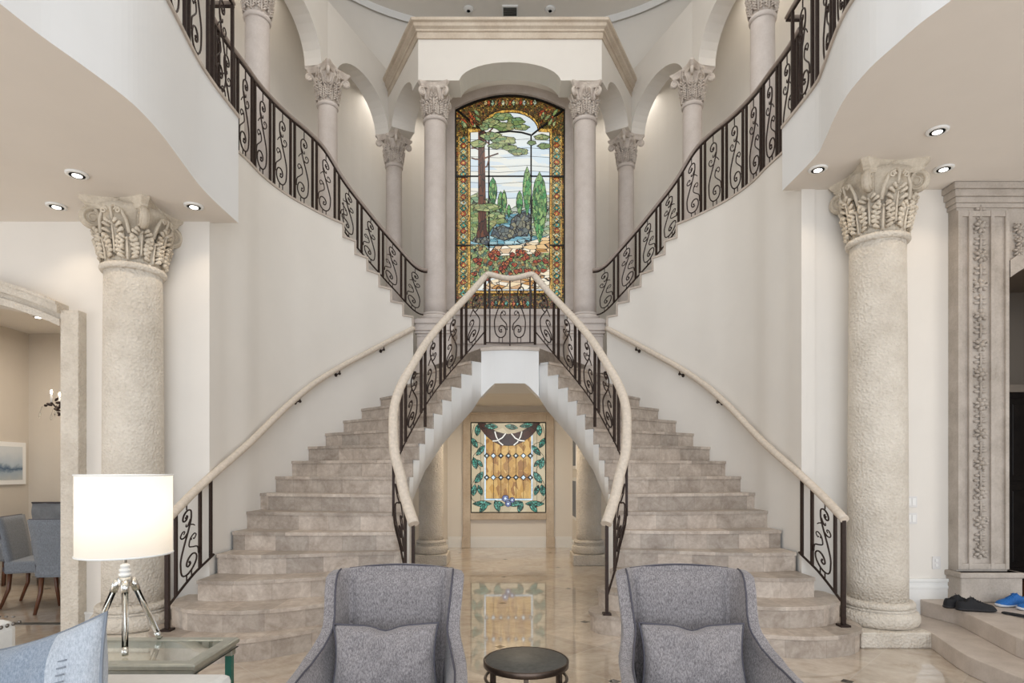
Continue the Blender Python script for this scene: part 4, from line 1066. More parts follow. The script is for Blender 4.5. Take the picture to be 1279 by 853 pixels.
# ------------------------------------------------------------ recessed downlights and vent
def downlight(x, y, z, label, pw=0, r=.074, grp=None):
    t = thing('downlight', label, 'ceiling light', (x, y, z), 0, grp)
    MB().lathe([(r*.70, -.012), (r*.86, -.014), (r, -.010), (r*1.04, 0)], n=28).build('trim_ring', 'trim_white', t)
    MB().lathe([(r*.02, -.0135), (r*.69, -.0135)], n=24).build('baffle', 'soffit_paint', t)
    MB().lathe([(r*.02, -.0165), (r*.42, -.0165), (r*.44, -.014)], n=20).build('lens', 'lamp_lens', t)
    if pw: spot((x, y, z-.03), pw)
downlight(-3.18, 4.34, 3.6, 'recessed downlight nearest the camera in the left soffit', 7)
downlight(-3.73, 4.86, 3.6, 'recessed downlight left of the left column capital', 7)
downlight(-2.60, 4.86, 3.6, 'recessed downlight right of the left column capital', 7)
downlight(3.19, 4.41, 3.96, 'recessed downlight nearest the camera in the right soffit', 7)
downlight(2.59, 4.97, 3.96, 'recessed downlight left of the right column capital', 7)
downlight(3.64, 4.96, 3.96, 'recessed downlight right of the right column capital', 7)
downlight(4.45, 4.78, 3.96, 'recessed downlight above the carved doorcase at the frame edge', 6)
def eyeball(x, lb):
    t = thing('downlight', lb, 'ceiling light', (x, 9.7, 9.0)); MB().lathe([(.03, -.03), (.07, -.02), (.09, 0)], n=20).build('trim_ring', 'trim_white', t); MB().lathe([(.002, -.035), (.03, -.035)], n=12).build('lens', 'grey_velvet', t)
eyeball(-.68, 'small round ceiling light left of the square vent'); eyeball(.66, 'small round ceiling light right of the square vent')
t = thing('ceiling_vent', 'square dark air vent in the ceiling above the pavilion cornice', 'vent', (0, 9.72, 9.0))
MB().box(-.13, .13, -.11, .11, -.03, 0).build('frame', 'trim_white', t)
m = MB(); [m.box(-.11, .11, -.09+.03*k, -.075+.03*k, -.045, -.031) for k in range(6)]; m.build('louvre', 'slate', t)

# ------------------------------------------------------------ doorway left + dining room
m = MB(); x1, x0 = -3.86, -6.1; zs, rise = 2.66, .26
def darch(x): return zs+rise*(1-((x-(x0+x1)/2)/((x1-x0)/2))**2)
y0 = YW[-1]
t = thing('door_surround', 'pale pitted stone surround of the arched dining room doorway at left', 'door surround')
MB().box(x1-.0, x1+.155, y0-.10, y0+.2, 0, 2.80).build('jamb', 'coral_stone', t, bevel=.006)
MB().box(x0-.15, x0+.02, y0-.10, y0+.2, 0, 2.80).build('jamb', 'coral_stone', t, bevel=.006)
for e0, e1, yy in ((0, .06, .11), (.06, .11, .075), (.11, .175, .14), (.175, .20, .155)):
    pts = [x0+.0+(x1-x0)*i/24 for i in range(25)]
    for a, b in zip(pts, pts[1:]):
        v = [(a, y0-yy, darch(a)+e0), (b, y0-yy, darch(b)+e0), (b, y0-yy, darch(b)+e1), (a, y0-yy, darch(a)+e1)]; v += [(x, y0+.01, z) for x, y, z in v]
        m.add(v, [(0, 1, 2, 3), (0, 4, 5, 1), (3, 2, 6, 7)]+([(1, 5, 6, 2)] if b == pts[-1] else []))
m.build('arch', 'coral_stone', t)
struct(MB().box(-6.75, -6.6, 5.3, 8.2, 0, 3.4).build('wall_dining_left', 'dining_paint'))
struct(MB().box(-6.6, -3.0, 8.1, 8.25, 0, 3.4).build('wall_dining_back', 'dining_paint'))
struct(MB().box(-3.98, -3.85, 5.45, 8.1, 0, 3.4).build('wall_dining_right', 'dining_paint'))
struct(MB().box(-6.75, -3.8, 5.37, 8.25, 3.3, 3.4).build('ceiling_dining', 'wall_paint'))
struct(MB().box(-6.6, -3.9, 5.45, 5.52, 0, .004).build('trim_dining_threshold', 'slate'))
downlight(-5.75, 7.2, 3.3, 'round recessed light in the dining room ceiling', 0)
t = thing('framed_painting', 'seascape painting in a thin white frame on the dining room wall', 'painting', (-6.6, 7.3, 1.24))
MB().box(0, .03, 0, .72, 0, .56).build('frame', 'trim_white', t)
nt = NT('seascape'); sp_ = nt.n('ShaderNodeSeparateXYZ'); nt.l(nt.tc.outputs['Object'], sp_.inputs[0])
ff = nt.math('ADD', nt.math('MULTIPLY', sp_.outputs[2], 1.6), nt.math('MULTIPLY', nt.noise(9, 5), .25))
M['seascape'] = nt.set(nt.ramp(ff, [(.1, (.55, .55, .5)), (.38, (.35, .42, .48)), (.46, (.06, .12, .2)), (.56, (.45, .52, .58)), (.8, (.62, .65, .66))]), .4)
MB().box(.031, .034, .06, .66, .06, .50).build('canvas', 'seascape', t)
def dining_chair(label, x, y, rz, tuft=False):
    t = thing('dining_chair', label, 'chair', (x, y, 0), rz, None)
    MB().box(-.25, .25, -.24, .26, .36, .49).build('seat', 'dining_fabric', t, bevel=.025)
    m = MB()
    m.grid(lambda u, v: ((u-.5)*(.46+.06*v), -.23-.09*v**1.5, .36+.58*v), 6, 10); m.grid(lambda u, v: ((u-.5)*(.46+.06*v), -.17-.09*v**1.5, .36+.58*v), 6, 10)
    for e in (0, 1): m.grid(lambda u, v: ((e-.5)*(.46+.06*v), -.23-.09*v**1.5+.06*u, .36+.58*v), 1, 10)
    m.grid(lambda u, v: ((u-.5)*.52, -.32+.06*v, .94), 6, 1)
    b = m.build('backrest', 'dining_fabric', t)
    MB().tube([(-.26, -.29, .94), (.26, -.29, .94)], .008, 6).tube([(-.26, -.29, .94), (-.235, -.24, .6), (-.23, -.23, .37)], .006, 5).tube([(.26, -.29, .94), (.235, -.24, .6), (.23, -.23, .37)], .006, 5).build('piping', 'piping_dark', b)
    m = MB()
    for k in range(7): m.tube([(-.22+.073*k, -.235, .39), (-.22+.073*k, -.235, .43), (-.22+.073*k+.036, -.235, .43), (-.22+.073*k+.036, -.235, .39)], .005, 4)
    m.build('key_trim', 'piping_dark', b)
    for sx in (-1, 1):
        for sy in (-1, 1):
            MB().tube([(sx*.2, sy*.2, .37), (sx*.205, sy*.21, .2), (sx*.215, sy*.24 if sy > 0 else -.28, 0)], lambda q: .024-.009*q, 6).build('leg', 'walnut', t)
    return t
dining_chair('blue-grey dining chair seen from the side at the left frame edge', -5.03, 6.35, -PI/2+.3)
dining_chair('blue-grey dining chair with its back to us beside the stone jamb', -4.50, 6.12, .12)
t = thing('dining_settee', 'tufted grey banquette with dark piping behind the dining chairs', 'settee', (-5.56, 7.5, 0))
MB().box(-.75, .75, -.25, .3, .3, .5).build('seat', 'grey_velvet', t, bevel=.03)
m = MB(); m.grid(lambda u, v: ((u-.5)*1.5, .3-.0+.012*math.cos(u*26)*math.cos(v*12), .45+.55*v), 40, 14); m.box(-.75, .75, .302, .4, .4, 1.0); m.build('backrest', 'grey_velvet', t)
MB().tube([(-.75, .3, 1.0), (.75, .3, 1.0)], .012, 6).build('piping', 'piping_dark', t)
for sx in (-1, 1):
    for yy in (-.2, .35): MB().tube([(sx*.68, yy, .3), (sx*.7, yy, 0)], .025, 6).build('leg', 'walnut', t)
t = thing('dining_table', 'dining table edge with pale cloth between the dining chairs', 'table', (-4.72, 7.0, 0))
MB().lathe([(.38, .70), (.4, .71), (.4, .74), (.38, .75)], n=36).build('tabletop', 'walnut', t); MB().lathe([(.3, 0), (.3, .03), (.06, .08), (.07, .4), (.05, .68), (.2, .7)], n=20).build('pedestal', 'walnut', t)
t = thing('chandelier', 'dark leafy chandelier with candle bulbs and crystal drops in the dining room', 'chandelier', (-4.86, 6.75, 2.1))
MB().tube([(0, 0, 0), (0, 0, 1.2)], .012, 6).blob((0, 0, .0), (.05, .05, .09)).build('stem', 'iron', t)
for k in range(8):
    a = k*PI/4+PI*.98; ca, sa = math.cos(a), math.sin(a); m = MB()
    m.tube([(ca*.03, sa*.03, 0), (ca*.13, sa*.13, -.05), (ca*.24, sa*.24, .0), (ca*.30, sa*.30, .08)], .009, 5)
    for j in range(10):
        r = random.uniform(.12, .38); m.blob((ca*r+random.uniform(-.03, .03), sa*r+random.uniform(-.03, .03), random.uniform(-.04, .10)), (.035, .012, .016), n=6, m=4, rot=Matrix.Rotation(random.uniform(0, 3), 3, 'Z') @ Matrix.Rotation(random.uniform(-1, 1), 3, 'Y'))
    arm = m.build('arm', 'iron', t)
    MB().lathe([(.011, .08), (.011, .17)], (ca*.30, sa*.30, 0), 8).build('candle', 'trim_white', arm); MB().blob((ca*.30, sa*.30, .195), (.011, .011, .026)).build('bulb', 'candle_flame', arm)
    MB().blob((ca*.40, sa*.40, -.07), (.013, .013, .034), n=6, m=5).tube([(ca*.40, sa*.40, -.04), (ca*.38, sa*.38, .03)], .002, 4).build('crystal_drop', 'acrylic', arm)

# ------------------------------------------------------------ doorcase right, steps, study
yw = YW[1]
UP = [(3.70, 5.34), (3.68, 5.23), (3.72, 5.05), (3.74, 4.93), (3.67, 4.66), (3.59, 4.37), (3.53, 4.15), (3.51, 4.0), (3.50, 3.2)]
LO = [(3.40, 5.34), (3.38, 5.1), (3.37, 4.93), (3.36, 4.71), (3.26, 4.39), (3.19, 4.11), (3.185, 3.89), (3.185, 3.66), (3.2, 3.0)]
for (pts, z0, z1, nm) in ((LO, 0, .13, 'lower'), (UP, .13, .265, 'upper')):
    c = cr(pts, 5); m = MB()
    m.prism([(p.x, p.y) for p in c]+[(6.5, 3.0 if nm == 'lower' else 3.2), (6.5, 5.34)], z0, z1)
    tag(m.build('entry_step', 'travertine_step' if False else 'nosing_stone', bevel=.006), '%s of the two curved stone steps leading to the carved doorway' % nm, 'step')
t = thing('door_surround', 'carved stone doorcase with rosettes around the dark arched doorway at right', 'door surround')
D0, D1 = 3.96, 4.43; yf = yw-.10
MB().box(D0, D1-.02, yf, yw+.2, .5, 3.80).build('pilaster', 'door_stone', t)
m = MB()
for a, b in ((D0, D0+.035), (D0+.095, D0+.125), (D0+.29, D0+.32), (D1-.05, D1-.02)): m.box(a, b, yf-.022, yf, .55, 3.72)
m.box(D0+.036, D1-.051, yf-.018, yf, 3.67, 3.719); m.box(D0+.036, D1-.051, yf-.018, yf, .551, .60); m.build('fillet', 'door_stone', t)
m = MB().box(D0-.02, D1+.05, yf-.08, yw+.1, .265, .53).box(D0-.035, D1+.065, yf-.095, yw+.1, .48, .53); m.build('base_block', 'door_stone', t, bevel=.012)
m = MB()
for z0, z1, e in ((3.75, 3.79, .015), (3.79, 3.84, .028), (3.84, 3.90, .045), (3.90, 3.956, .062)): m.box(D0-e, 6.3, yf-e, yw+.0, z0, z1)
m.build('cornice', 'door_stone', t, bevel=.006)
def rosette(name, x, z, r, parent, seed):
    rn = random.Random(seed); m = MB()
    m.blob((x, yf-.015, z), (r*.35, .035, r*.35), n=8, m=5)
    for k in range(7):
        a = k*2*PI/7+rn.uniform(-.2, .2); m.blob((x+math.cos(a)*r*.6, yf-.012, z+math.sin(a)*r*.6), (r*.36, .022, r*.22), n=8, m=5, rot=Matrix.Rotation(-a, 3, 'Y'))
    for k in range(5):
        a = rn.uniform(0, 6.28); m.blob((x+math.cos(a)*r*1.0, yf-.006, z+math.sin(a)*r*1.15), (r*.2, .014, r*.14), n=6, m=4)
    m.build(name, 'door_stone', parent)
cxr = D0+.205; z = .70; k = 0
while z < 3.6:
    rosette('rosette', cxr, z, .066, t, k)
    m = MB(); m.tube([(cxr, yf-.008, z+.06), (cxr, yf-.014, z+.13), (cxr, yf-.008, z+.19)], .010, 5)
    for sx in (-1, 1):
        m.blob((cxr+sx*.032, yf-.008, z+.11), (.03, .015, .014), n=6, m=4); m.blob((cxr+sx*.028, yf-.008, z+.155), (.026, .015, .014), n=6, m=4)
    m.build('leaf_drop', 'door_stone', t); z += .262; k += 1
# spandrel panel over the arch, and the arch band
X0, X1, ZS, RI = 4.42, 5.75, 3.13, .24
fa = lambda x, e=0: ZS+e+RI*max(0, 1-((x-(X0+X1)/2)/((X1-X0)/2))**2)
m = MB(); N = 20
for i in range(N):
    a, b = X0+(X1-X0)*i/N, X0+(X1-X0)*(i+1)/N
    v = [(a, yf+.01, max(fa(a), ZS)), (b, yf+.01, max(fa(b), ZS)), (b, yf+.01, 3.78), (a, yf+.01, 3.78)]; m.add(v, [(0, 1, 2, 3)])
    v = [(a, yf-.02, fa(a)), (b, yf-.02, fa(b)), (b, yf-.02, fa(b, .15)), (a, yf-.02, fa(a, .15))]; v += [(x, yw+.2, zz) for x, y, zz in v]
    m.add(v, [(0, 1, 2, 3), (0, 4, 5, 1), (3, 2, 6, 7)])
m.build('arch', 'door_stone', t)
for k, (x, z) in enumerate(((4.50, 3.56), (4.62, 3.56), (4.52, 3.44), (4.50, 3.36))): rosette('rosette', x, z, .05, t, 50+k)
MB().box(X1, X1+.5, yf, yw+.2, .265, 3.66).build('pilaster', 'door_stone', t)
struct(MB().box(4.3, 6.4, 5.4, 7.0, .0, .262).build('floor_study', 'walnut'))
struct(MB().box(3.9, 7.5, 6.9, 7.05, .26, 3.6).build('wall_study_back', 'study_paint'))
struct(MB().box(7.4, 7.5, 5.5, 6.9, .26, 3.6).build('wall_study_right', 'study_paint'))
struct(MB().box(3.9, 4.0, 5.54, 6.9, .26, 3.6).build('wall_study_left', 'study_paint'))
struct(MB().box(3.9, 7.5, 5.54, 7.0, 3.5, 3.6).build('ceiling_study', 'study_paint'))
t = thing('dark_cabinet', 'tall dark wood panelled cabinet inside the right doorway', 'cabinet', (6.3, 6.6, .262))
MB().box(-.9, .9, -.1, .28, 0, 2.02).build('body', 'dark_wood', t); MB().box(-.95, .95, -.14, .29, 2.02, 2.1).build('cornice', 'study_paint', t)
for k in range(3):
    d = MB().box(-.85+.57*k, -.31+.57*k, -.125, -.101, .1, 1.0).box(-.80+.57*k, -.36+.57*k, -.135, -.126, .16, .94).build('door', 'dark_wood', t, bevel=.006)
    d = MB().box(-.85+.57*k, -.31+.57*k, -.125, -.101, 1.05, 1.95).box(-.80+.57*k, -.36+.57*k, -.135, -.126, 1.11, 1.89).build('door', 'dark_wood', t, bevel=.006)
# baseboards on the foyer wall, switches, outlet
struct(MB().box(3.40, 3.95, yw-.022, yw, .0, .42).box(3.40, 3.95, yw-.034, yw, .42, .45).box(3.46, 3.95, yw-.03, yw-.02, .36, .385).build('baseboard_foyer_right_upper', 'trim_white', bevel=.004))
struct(MB().box(2.86, 3.40, yw-.022, yw, 0, .25).box(2.86, 3.40, yw-.034, yw, .25, .28).build('baseboard_foyer_right', 'trim_white', bevel=.004))
struct(MB().box(-3.76, -2.86, YW[-1]-.022, YW[-1], 0, .17).box(-3.76, -2.86, YW[-1]-.03, YW[-1], .17, .19).build('baseboard_foyer_left', 'trim_white', bevel=.004))
def plate(x, z, w_, h_, n, label, outlet=False):
    t = thing('outlet' if outlet else 'light_switch', label, 'outlet' if outlet else 'light switch', (x, yw, z))
    MB().box(-w_/2, w_/2, -.008, 0, -h_/2, h_/2).build('plate', 'plate_plastic', t, bevel=.002)
    if outlet:
        for dz in (-.022, .022): MB().lathe([(.014, 0), (.014, .004)], n=16).build('socket', 'trim_white', t, (0, -.0085, dz)).rotation_euler = (PI/2, 0, 0)
    else:
        for k in range(n): x_ = (k-(n-1)/2)*.045; MB().box(x_-.016, x_+.016, -.012, -.008, -.033, .033).build('rocker', 'trim_white', t, bevel=.002)
plate(3.60, 1.14, .15, .10, 3, 'upper white three-rocker switch plate beside the right column')
plate(3.60, .99, .15, .10, 3, 'lower white three-rocker switch plate beside the right column')
plate(3.85, .59, .075, .115, 2, 'white wall outlet above the baseboard left of the carved doorcase', True)

# ------------------------------------------------------------ shoes
def shoe(name, label, x, y, rz, upper, sole, laces, grp):
    t = thing(name, label, 'shoe', (x, y, .265), rz, grp)
    def end(u): return max(0, 1-abs(2*u-1)**5)**.5
    def w_(u): return .050*end(u)*(1.0-.20*math.exp(-((u-.42)/.16)**2))*(.9+.1*u)
    m = MB()
    m.grid(lambda u, v: ((u-.5)*.30, w_(u)*math.cos(2*PI*v)*1.08, .016+.016*math.sin(2*PI*v)*min(1, end(u)+.25)+.018*max(0, u-.8)), 24, 14)
    m.build('sole', sole, t)
    def hgt(u):
        ks = [(0, .070), (.08, .082), (.2, .070), (.30, .088), (.40, .092), (.55, .066), (.72, .048), (.9, .038), (1, .02)]
        for a, b in zip(ks, ks[1:]):
            if u <= b[0]: q = (u-a[0])/(b[0]-a[0]); q = q*q*(3-2*q); return a[1]+(b[1]-a[1])*q
        return .02
    m = MB()
    def fu(u, v):
        a = PI*v; z = .022+hgt(u)*math.sin(a)**.75*end(u)**.6
        if .05 < u < .32 and abs(v-.5) < .2: z -= .03*math.sin(PI*(u-.05)/.27)
        return ((u-.5)*.288, w_(u)*math.cos(a)*(1-.18*math.sin(a)), z+.012*max(0, u-.8))
    m.grid(fu, 32, 24); m.build('upper', upper, t)
    m = MB()
    for k in range(5):
        xx = -.018+.017*k; h = .022+hgt((xx+.144)/.288); m.tube([(xx, -.024, h-.010), (xx, 0, h+.003), (xx+.008, .024, h-.010)], .0035, 5)
    m.tube(cr([(-.03, 0, .105), (-.035, .015, .118), (-.02, .03, .115), (-.025, .01, .105)], 4), .002, 5)
    m.build('laces', laces, t)
    return t
shoe('sneaker', 'black sneaker at the left end of the row by the doorcase', 3.79, 4.97, .05, 'black_mesh', 'black_rubber', 'black_mesh', 'sneakers on the entry steps')
shoe('sneaker', 'black sneaker in front of its pair, nearest the step edge', 3.83, 4.86, -.22, 'black_mesh', 'black_rubber', 'black_mesh', 'sneakers on the entry steps')
shoe('sneaker', 'blue sneaker with pale sole beside the black pair', 4.27, 5.03, PI+.15, 'blue_mesh', 'sole_white', 'blue_mesh', 'sneakers on the entry steps')
shoe('sneaker', 'blue sneaker with pale sole cut by the right frame edge', 4.35, 4.88, PI-.1, 'blue_mesh', 'sole_white', 'blue_mesh', 'sneakers on the entry steps')
m = MB(); pts = cr([(3.99, 4.78, .275), (4.05, 4.62, .28), (4.06, 4.45, .285), (4.10, 4.25, .275), (4.2, 4.0, .272)], 6)
m.tube([tuple(p) for p in pts], .03, 8, flat=.3); tag(m.build('folded_strap', 'black_rubber'), 'flat black strap lying on the upper step in front of the sneakers', 'strap')

# ------------------------------------------------------------ wing chairs
def wing_chair(label, x, y):
    t = thing('wing_chair', label, 'armchair', (x, y, 0))
    # U-shaped shell: param u 0..1 right arm front -> back -> left arm front
    AL = .56; BW = .245
    def plan(u):
        # returns x,y,forward distance (toward -y)
        Ls = AL; Lb = 2*BW; tot = 2*Ls+Lb; q = u*tot
        if q < Ls: f = Ls-q; return 1, f
        if q < Ls+Lb: return 0, (q-Ls)/Lb
        return -1, q-Ls-Lb
    def Tz(f):
        ks = [(0, .955), (.05, .955), (.09, .935), (.12, .87), (.14, .78), (.17, .72), (.23, .655), (.32, .61), (.45, .58), (.56, .56)]
        for a, b in zip(ks, ks[1:]):
            if f <= b[0]: return a[1]+(b[1]-a[1])*(f-a[0])/(b[0]-a[0])
        return .56
    def fn(u, v):
        k, f = plan(u)
        if k == 0:
            xx = (f-.5)*2*-1; crn = .03*(abs(xx)**6); top = .955+.018*math.cos(xx*PI/2)-.0
            z = .14+(top-.14)*v; X = -(f-.5)*2*BW; Y = .0-.0; lean = (z-.45)*.10
            return (X, lean-.03*abs(xx)**4, z)
        top = Tz(f); z = .14+(top-.14)*v
        flare = .012+.075*(f/.56)**1.2*(1 if z > .3 else z/.3); flare += .032*max(0, (z-.7)/.28)*min(1, f/.06)
        flare += .03*max(0, 1-abs(z-.60)/.12)*min(1, f/.2)
        return (k*(BW+flare*min(1, f/.05+.2)), (z-.45)*.10*max(0, 1-f/.5)-.03-f, z)
    m = MB(); m.grid(fn, 72, 22)
    o = m.build('backrest', 'grey_tweed', t)
    sl = o.modifiers.new('thick', 'SOLIDIFY'); sl.thickness = .055; sl.offset = 0
    bv = o.modifiers.new('round', 'BEVEL'); bv.width = .022; bv.segments = 3; bv.limit_method = 'ANGLE'; bv.angle_limit = 1.0
    # padded inner back
    m = MB()
    def pad(u, v):
        xx = (u-.5)*2; z = .42+.525*v; e = min(1, (1-abs(xx))*5, (1-v)*6+.02); b = .038*max(0, e)**.5
        return (xx*(BW-.028+.012*v), (z-.45)*.10-.026-b, z+.0)
    m.grid(pad, 24, 20); m.build('back_cushion', 'grey_tweed', t)
    for sx in (-1, 1):
        pts = [(sx*(BW-.024+.012*v), (.42+.525*v-.45)*.10-.045, .42+.525*v) for v in [i/16 for i in range(17)]]
        MB().tube(pts, .005, 6).build('piping', 'piping_dark', t)
        # piping on the front edge of the wing and arm
        pp = []
        for i in range(24):
            f = .035+i/23*.5; z = Tz(f); flare = .012+.075*(f/.56)**1.2+.032*max(0, (z-.7)/.28)+.03*max(0, 1-abs(z-.60)/.12)*min(1, f/.2)
            pp.append((sx*(BW+flare-.026), (z-.45)*.10*max(0, 1-f/.5)-.03-f-.006, z+.004))
        MB().tube(pp, .0045, 6).build('piping', 'piping_dark', t)
    pts = [(-(BW-.01)+2*(BW-.01)*i/20, (.955-.45)*.10-.026, .955+.018*math.cos((i/10-1)*PI/2)-.0) for i in range(21)]
    MB().tube(pts, .0045, 6).build('piping', 'piping_dark', t)
    MB().box(-BW+.02, BW-.02, -.56, -.03, .16, .34).build('seat_frame', 'grey_tweed', t, bevel=.02)
    MB().box(-BW+.03, BW-.03, -.60, -.05, .345, .46).build('seat_cushion', 'grey_tweed', t, bevel=.04)
    for sx in (-1, 1):
        for yy in (-.52, .0): MB().tube([(sx*.25, yy, .16), (sx*.26, yy*1.03, 0)], lambda q: .022-.007*q, 8).build('leg', 'dark_wood', t)
    return t
def cushion_mesh(m, w_, h_, d, n=22, pinch=.10, sag=0, mi=0):
    for sg in (1, -1):
        def fn(u, v):
            a, b = (u-.5)*2, (v-.5)*2
            px = a*(1-pinch*.5*(1-abs(b))*abs(a)**3*0-.06*(1-b*b)*abs(a)**4*0); 
            ex = 1-pinch*(1-abs(a)**2)*(abs(b)**6)*.5; ey = 1-pinch*(1-abs(b)**2)*(abs(a)**6)*.5
            t = max(0, (1-abs(a)**3.2))**.55*max(0, (1-abs(b)**3.2))**.55
            dip = sag*math.exp(-(a/.22)**2)*max(0, b)**3
            wr = .010*math.sin(a*5+b*3)*t+.006*math.sin(a*11-b*7)*t
            return (a*w_/2*ey, sg*(d/2*t+wr)-dip*.3, b*h_/2*ex-dip)
        m.grid(fn, n, n, mi)
    return m
for lb, x in (('left grey tweed wing chair with dark piping facing the camera', -.53), ('right grey tweed wing chair with dark piping facing the camera', .807)):
    wing_chair(lb, x, 2.80)
for lb, x, tilt, rz in (('grey tweed lumbar pillow leaning in the left wing chair', -.545, -.16, .05), ('grey tweed lumbar pillow leaning in the right wing chair', .800, -.2, -.03)):
    m = cushion_mesh(MB(), .46, .29, .13, pinch=.16, sag=.022)
    o = m.build('lumbar_pillow', 'grey_tweed'); o.location = (x, 2.585, .605); o.rotation_euler = (tilt, 0, rz); tag(o, lb, 'pillow', 'lumbar pillows on the wing chairs')
    m = MB(); pts = []
    for i in range(81):
        q = i/80*4; k = int(q) % 4; f = q-int(q)
        a, b = [(-1+2*f, 1), (1, 1-2*f), (1-2*f, -1), (-1, -1+2*f)][k]
        ex = 1-.16*(1-a*a)*(abs(b)**6)*.5; ey = 1-.16*(1-b*b)*(abs(a)**6)*.5; dip = .022*math.exp(-(a/.22)**2)*max(0, b)**3
        pts.append((a*.23*ey, -dip*.3-.002, b*.145*ex-dip))
    MB().tube(pts, .005, 6).build('piping', 'piping_dark', o)

# ------------------------------------------------------------ round side table
t = thing('side_table', 'small round drum table with dark stone top between the wing chairs', 'table', (.075, 2.76, 0))
MB().lathe([(.188, .518), (.193, .524), (.193, .536), (.186, .541), (.002, .5415)], n=56).build('tabletop', 'slate', t)
pr = [(.190, .512), (.199, .514), (.200, .538), (.195, .542), (.190, .540), (.190, .512)]
MB().lathe(pr, n=56).build('rim', 'bronze', t)
for zz in (.455, .05): MB().tube([(.19*math.cos(a), .19*math.sin(a), zz) for a in [2*PI*i/48 for i in range(49)]], .0075, 6, closed=True).build('ring', 'bronze', t)
for k in range(6):
    a = k*PI/3+.5; c = (.178*math.cos(a), .178*math.sin(a)); MB().obox(c, (math.cos(a), math.sin(a)), .005, .011, 0, .515).build('leg', 'bronze', t)

# ------------------------------------------------------------ glass end table, lamp, sofa and pillow
TX1, TX0, TY0, TY1, TZ = -1.335, -2.05, 2.50, 2.92, .60
t = thing('glass_end_table', 'silver framed glass end table under the tripod lamp', 'table', (0, 0, 0))
m = MB(); fr = [(TX0, TY0), (TX1, TY0), (TX1, TY1), (TX0, TY1)]
pr = [(0, -.045), (-.012, -.045), (-.012, -.03), (0, -.025), (0, -.008), (-.008, 0), (-.055, 0), (-.06, -.006), (-.06, -.045)]
loop = [(TX0, TY0+.1, TZ), (TX0, TY0, TZ), (TX1, TY0, TZ), (TX1, TY1, TZ), (TX0, TY1, TZ), (TX0, TY0+.1, TZ)]
m.sweep(loop, pr); m.build('frame', 'silver_leaf', t, bevel=.002)
MB().box(TX0+.05, TX1-.05, TY0+.05, TY1-.05, TZ-.012, TZ-.004).build('glass_top', 'table_glass', t)
for x in (TX0+.035, TX1-.035):
    for y in (TY0+.035, TY1-.035):
        MB().box(x-.016, x+.016, y-.016, y+.016, 0, TZ-.075).build('leg', 'teal_glass', t, bevel=.003); MB().box(x-.022, x+.022, y-.022, y+.022, TZ-.078, TZ-.045).build('leg_cap', 'silver_leaf', t, bevel=.003)
LX, LY = -1.785, 2.74
t = thing('table_lamp', 'lit tripod table lamp with white drum shade and clear acrylic legs', 'lamp', (LX, LY, TZ))
rs, zs0, zs1 = .193, .435, .800
MB().lathe([(rs, zs0), (rs, zs1)], n=64).build('lamp_shade', 'lamp_shade_linen', t)
o = kids(t)[-1]
# open the shade: drop the caps
bm = bmesh.new(); bm.from_mesh(o.data); bmesh.ops.delete(bm, geom=[f for f in bm.faces if len(f.verts) > 4], context='FACES'); bm.to_mesh(o.data); bm.free()
m = MB()
for zz in (zs0, zs1): m.tube([(rs*1.003*math.cos(a), rs*1.003*math.sin(a), zz) for a in [2*PI*i/64 for i in range(65)]], .0045, 6, closed=True)
m.build('shade_trim', 'trim_white', t)
MB().tube([(0, 0, .30), (0, 0, .58)], .008, 10).build('stem', 'chrome', t)
MB().lathe([(.016, .33), (.026, .335), (.026, .345), (.016, .35), (.024, .355), (.024, .365), (.014, .37), (.02, .375), (.02, .384), (.01, .39)], n=20).build('finial_rings', 'trim_white', t)
MB().lathe([(.02, .285), (.03, .29), (.03, .325), (.016, .332)], n=20).build('hub', 'chrome', t)
for a in (-.995, 1.10, 3.19):
    ca, sa = math.cos(a), math.sin(a); p0 = Vector((ca*.03, sa*.03, .315)); p1 = Vector((ca*.165, sa*.165, .0))
    L_ = MB().tube([p0.lerp(p1, .16), p0.lerp(p1, .90)], .013, 12).build('leg', 'acrylic', t)
    MB().tube([p0, p0.lerp(p1, .17)], .017, 12).build('collar', 'chrome', L_); MB().tube([p0.lerp(p1, .88), p1+Vector((0, 0, .004))], .0135, 12).build('foot', 'chrome', L_)
    MB().tube([p0, p1+Vector((0, 0, .008))], .0035, 8).build('core_rod', 'chrome', L_)
bulb = MB().blob((0, 0, .62), (.03, .03, .045)).build('bulb', 'lamp_lens', t)
point((LX, LY, TZ+.68), 1.7, (1, .88, .72), .045, 'table_lamp_light')
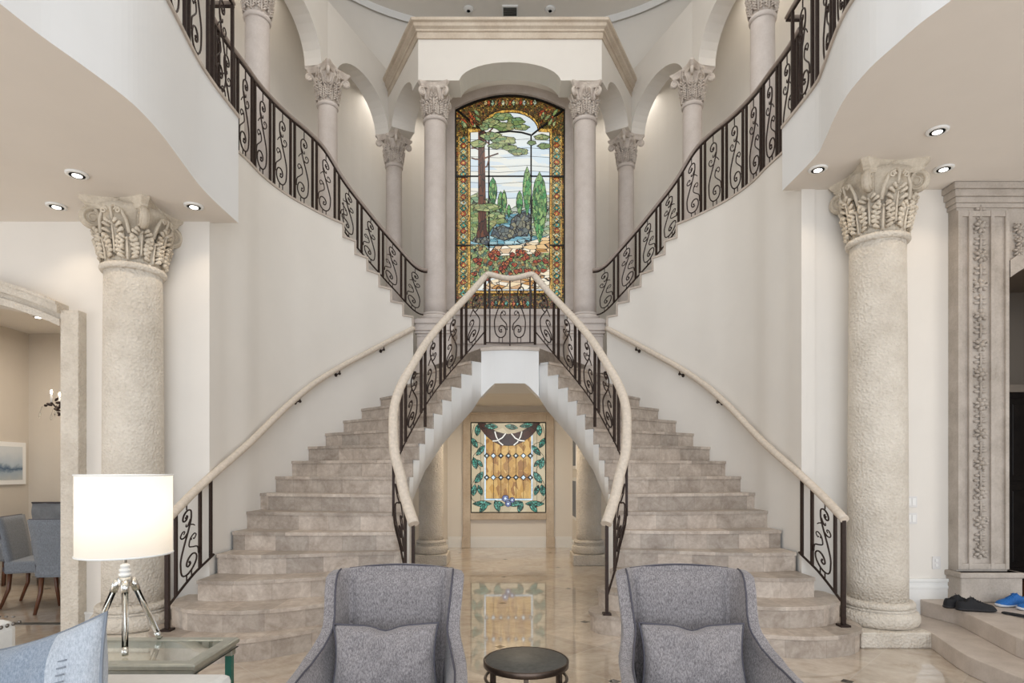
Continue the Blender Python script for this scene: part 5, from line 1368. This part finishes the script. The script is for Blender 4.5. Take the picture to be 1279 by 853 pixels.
t = thing('sofa', 'white leather sofa with dark nailhead trim at the bottom left corner', 'sofa', (-1.75, 1.7, 0))
MB().box(-.02, .72, -1.2, .42, .18, .45).build('seat', 'white_leather', t, bevel=.04)
MB().box(-.22, -.04, -1.2, .46, .12, .885).build('backrest', 'white_leather', t, bevel=.035)
MB().box(-.04, .70, .40, .55, .12, .655).build('arm', 'white_leather', t, bevel=.03)
m = MB()
for k in range(26): m.blob((-.02+.026*k, .395, .640), (.008, .005, .008), n=6, m=4)
for k in range(20): m.blob((.665, .40+.008+.007*0, .62-.026*k), (.005, .008, .008), n=6, m=4)
for k in range(7): m.blob((-.205+.026*k, .44, .892), (.007, .007, .004), n=6, m=4)
for k in range(24): m.blob((-.035, .45-.026*k, .87), (.005, .008, .008), n=6, m=4)
m.build('nailheads', 'nail_metal', t)
for x in (-.15, .6):
    for y in (-1.1, .45): MB().tube([(x, y, .18), (x, y, 0)], .025, 8).build('leg', 'dark_wood', t)
m = cushion_mesh(MB(), .52, .50, .17, pinch=.22)
def blueish(o):
    pass
o = m.build('throw_pillow', ['blue_linen', 'pale_linen']); 
for p in o.data.polygons:
    if p.center.x > .12: p.material_index = 1
o.location = (-1.475, 1.83, .665); o.rotation_euler = (-.30, -.29, -.08); tag(o, 'blue-grey linen throw pillow with paler embroidered end on the white sofa', 'pillow')
m = MB()
for k in range(17): m.tube([(.148, -.081+.0008*(k*.75-6)**2, -.17+.021*k), (.172, -.076+.0008*(k*.75-6)**2, -.17+.021*k)], .0028, 4)
m.tube([(.122, -.083+.0010*(k-6)**2, -.17+.028*k) for k in range(13)], .002, 4)
m.build('embroidery', 'grey_velvet', o)
pts = []
for i in range(81):
    q = i/80*4; k = int(q) % 4; f = q-int(q); a, b = [(-1+2*f, 1), (1, 1-2*f), (1-2*f, -1), (-1, -1+2*f)][k]
    ex = 1-.22*(1-a*a)*(abs(b)**6)*.5; ey = 1-.22*(1-b*b)*(abs(a)**6)*.5; pts.append((a*.26*ey, 0, b*.25*ex))
MB().tube(pts, .005, 6).build('piping', 'grey_velvet', o)
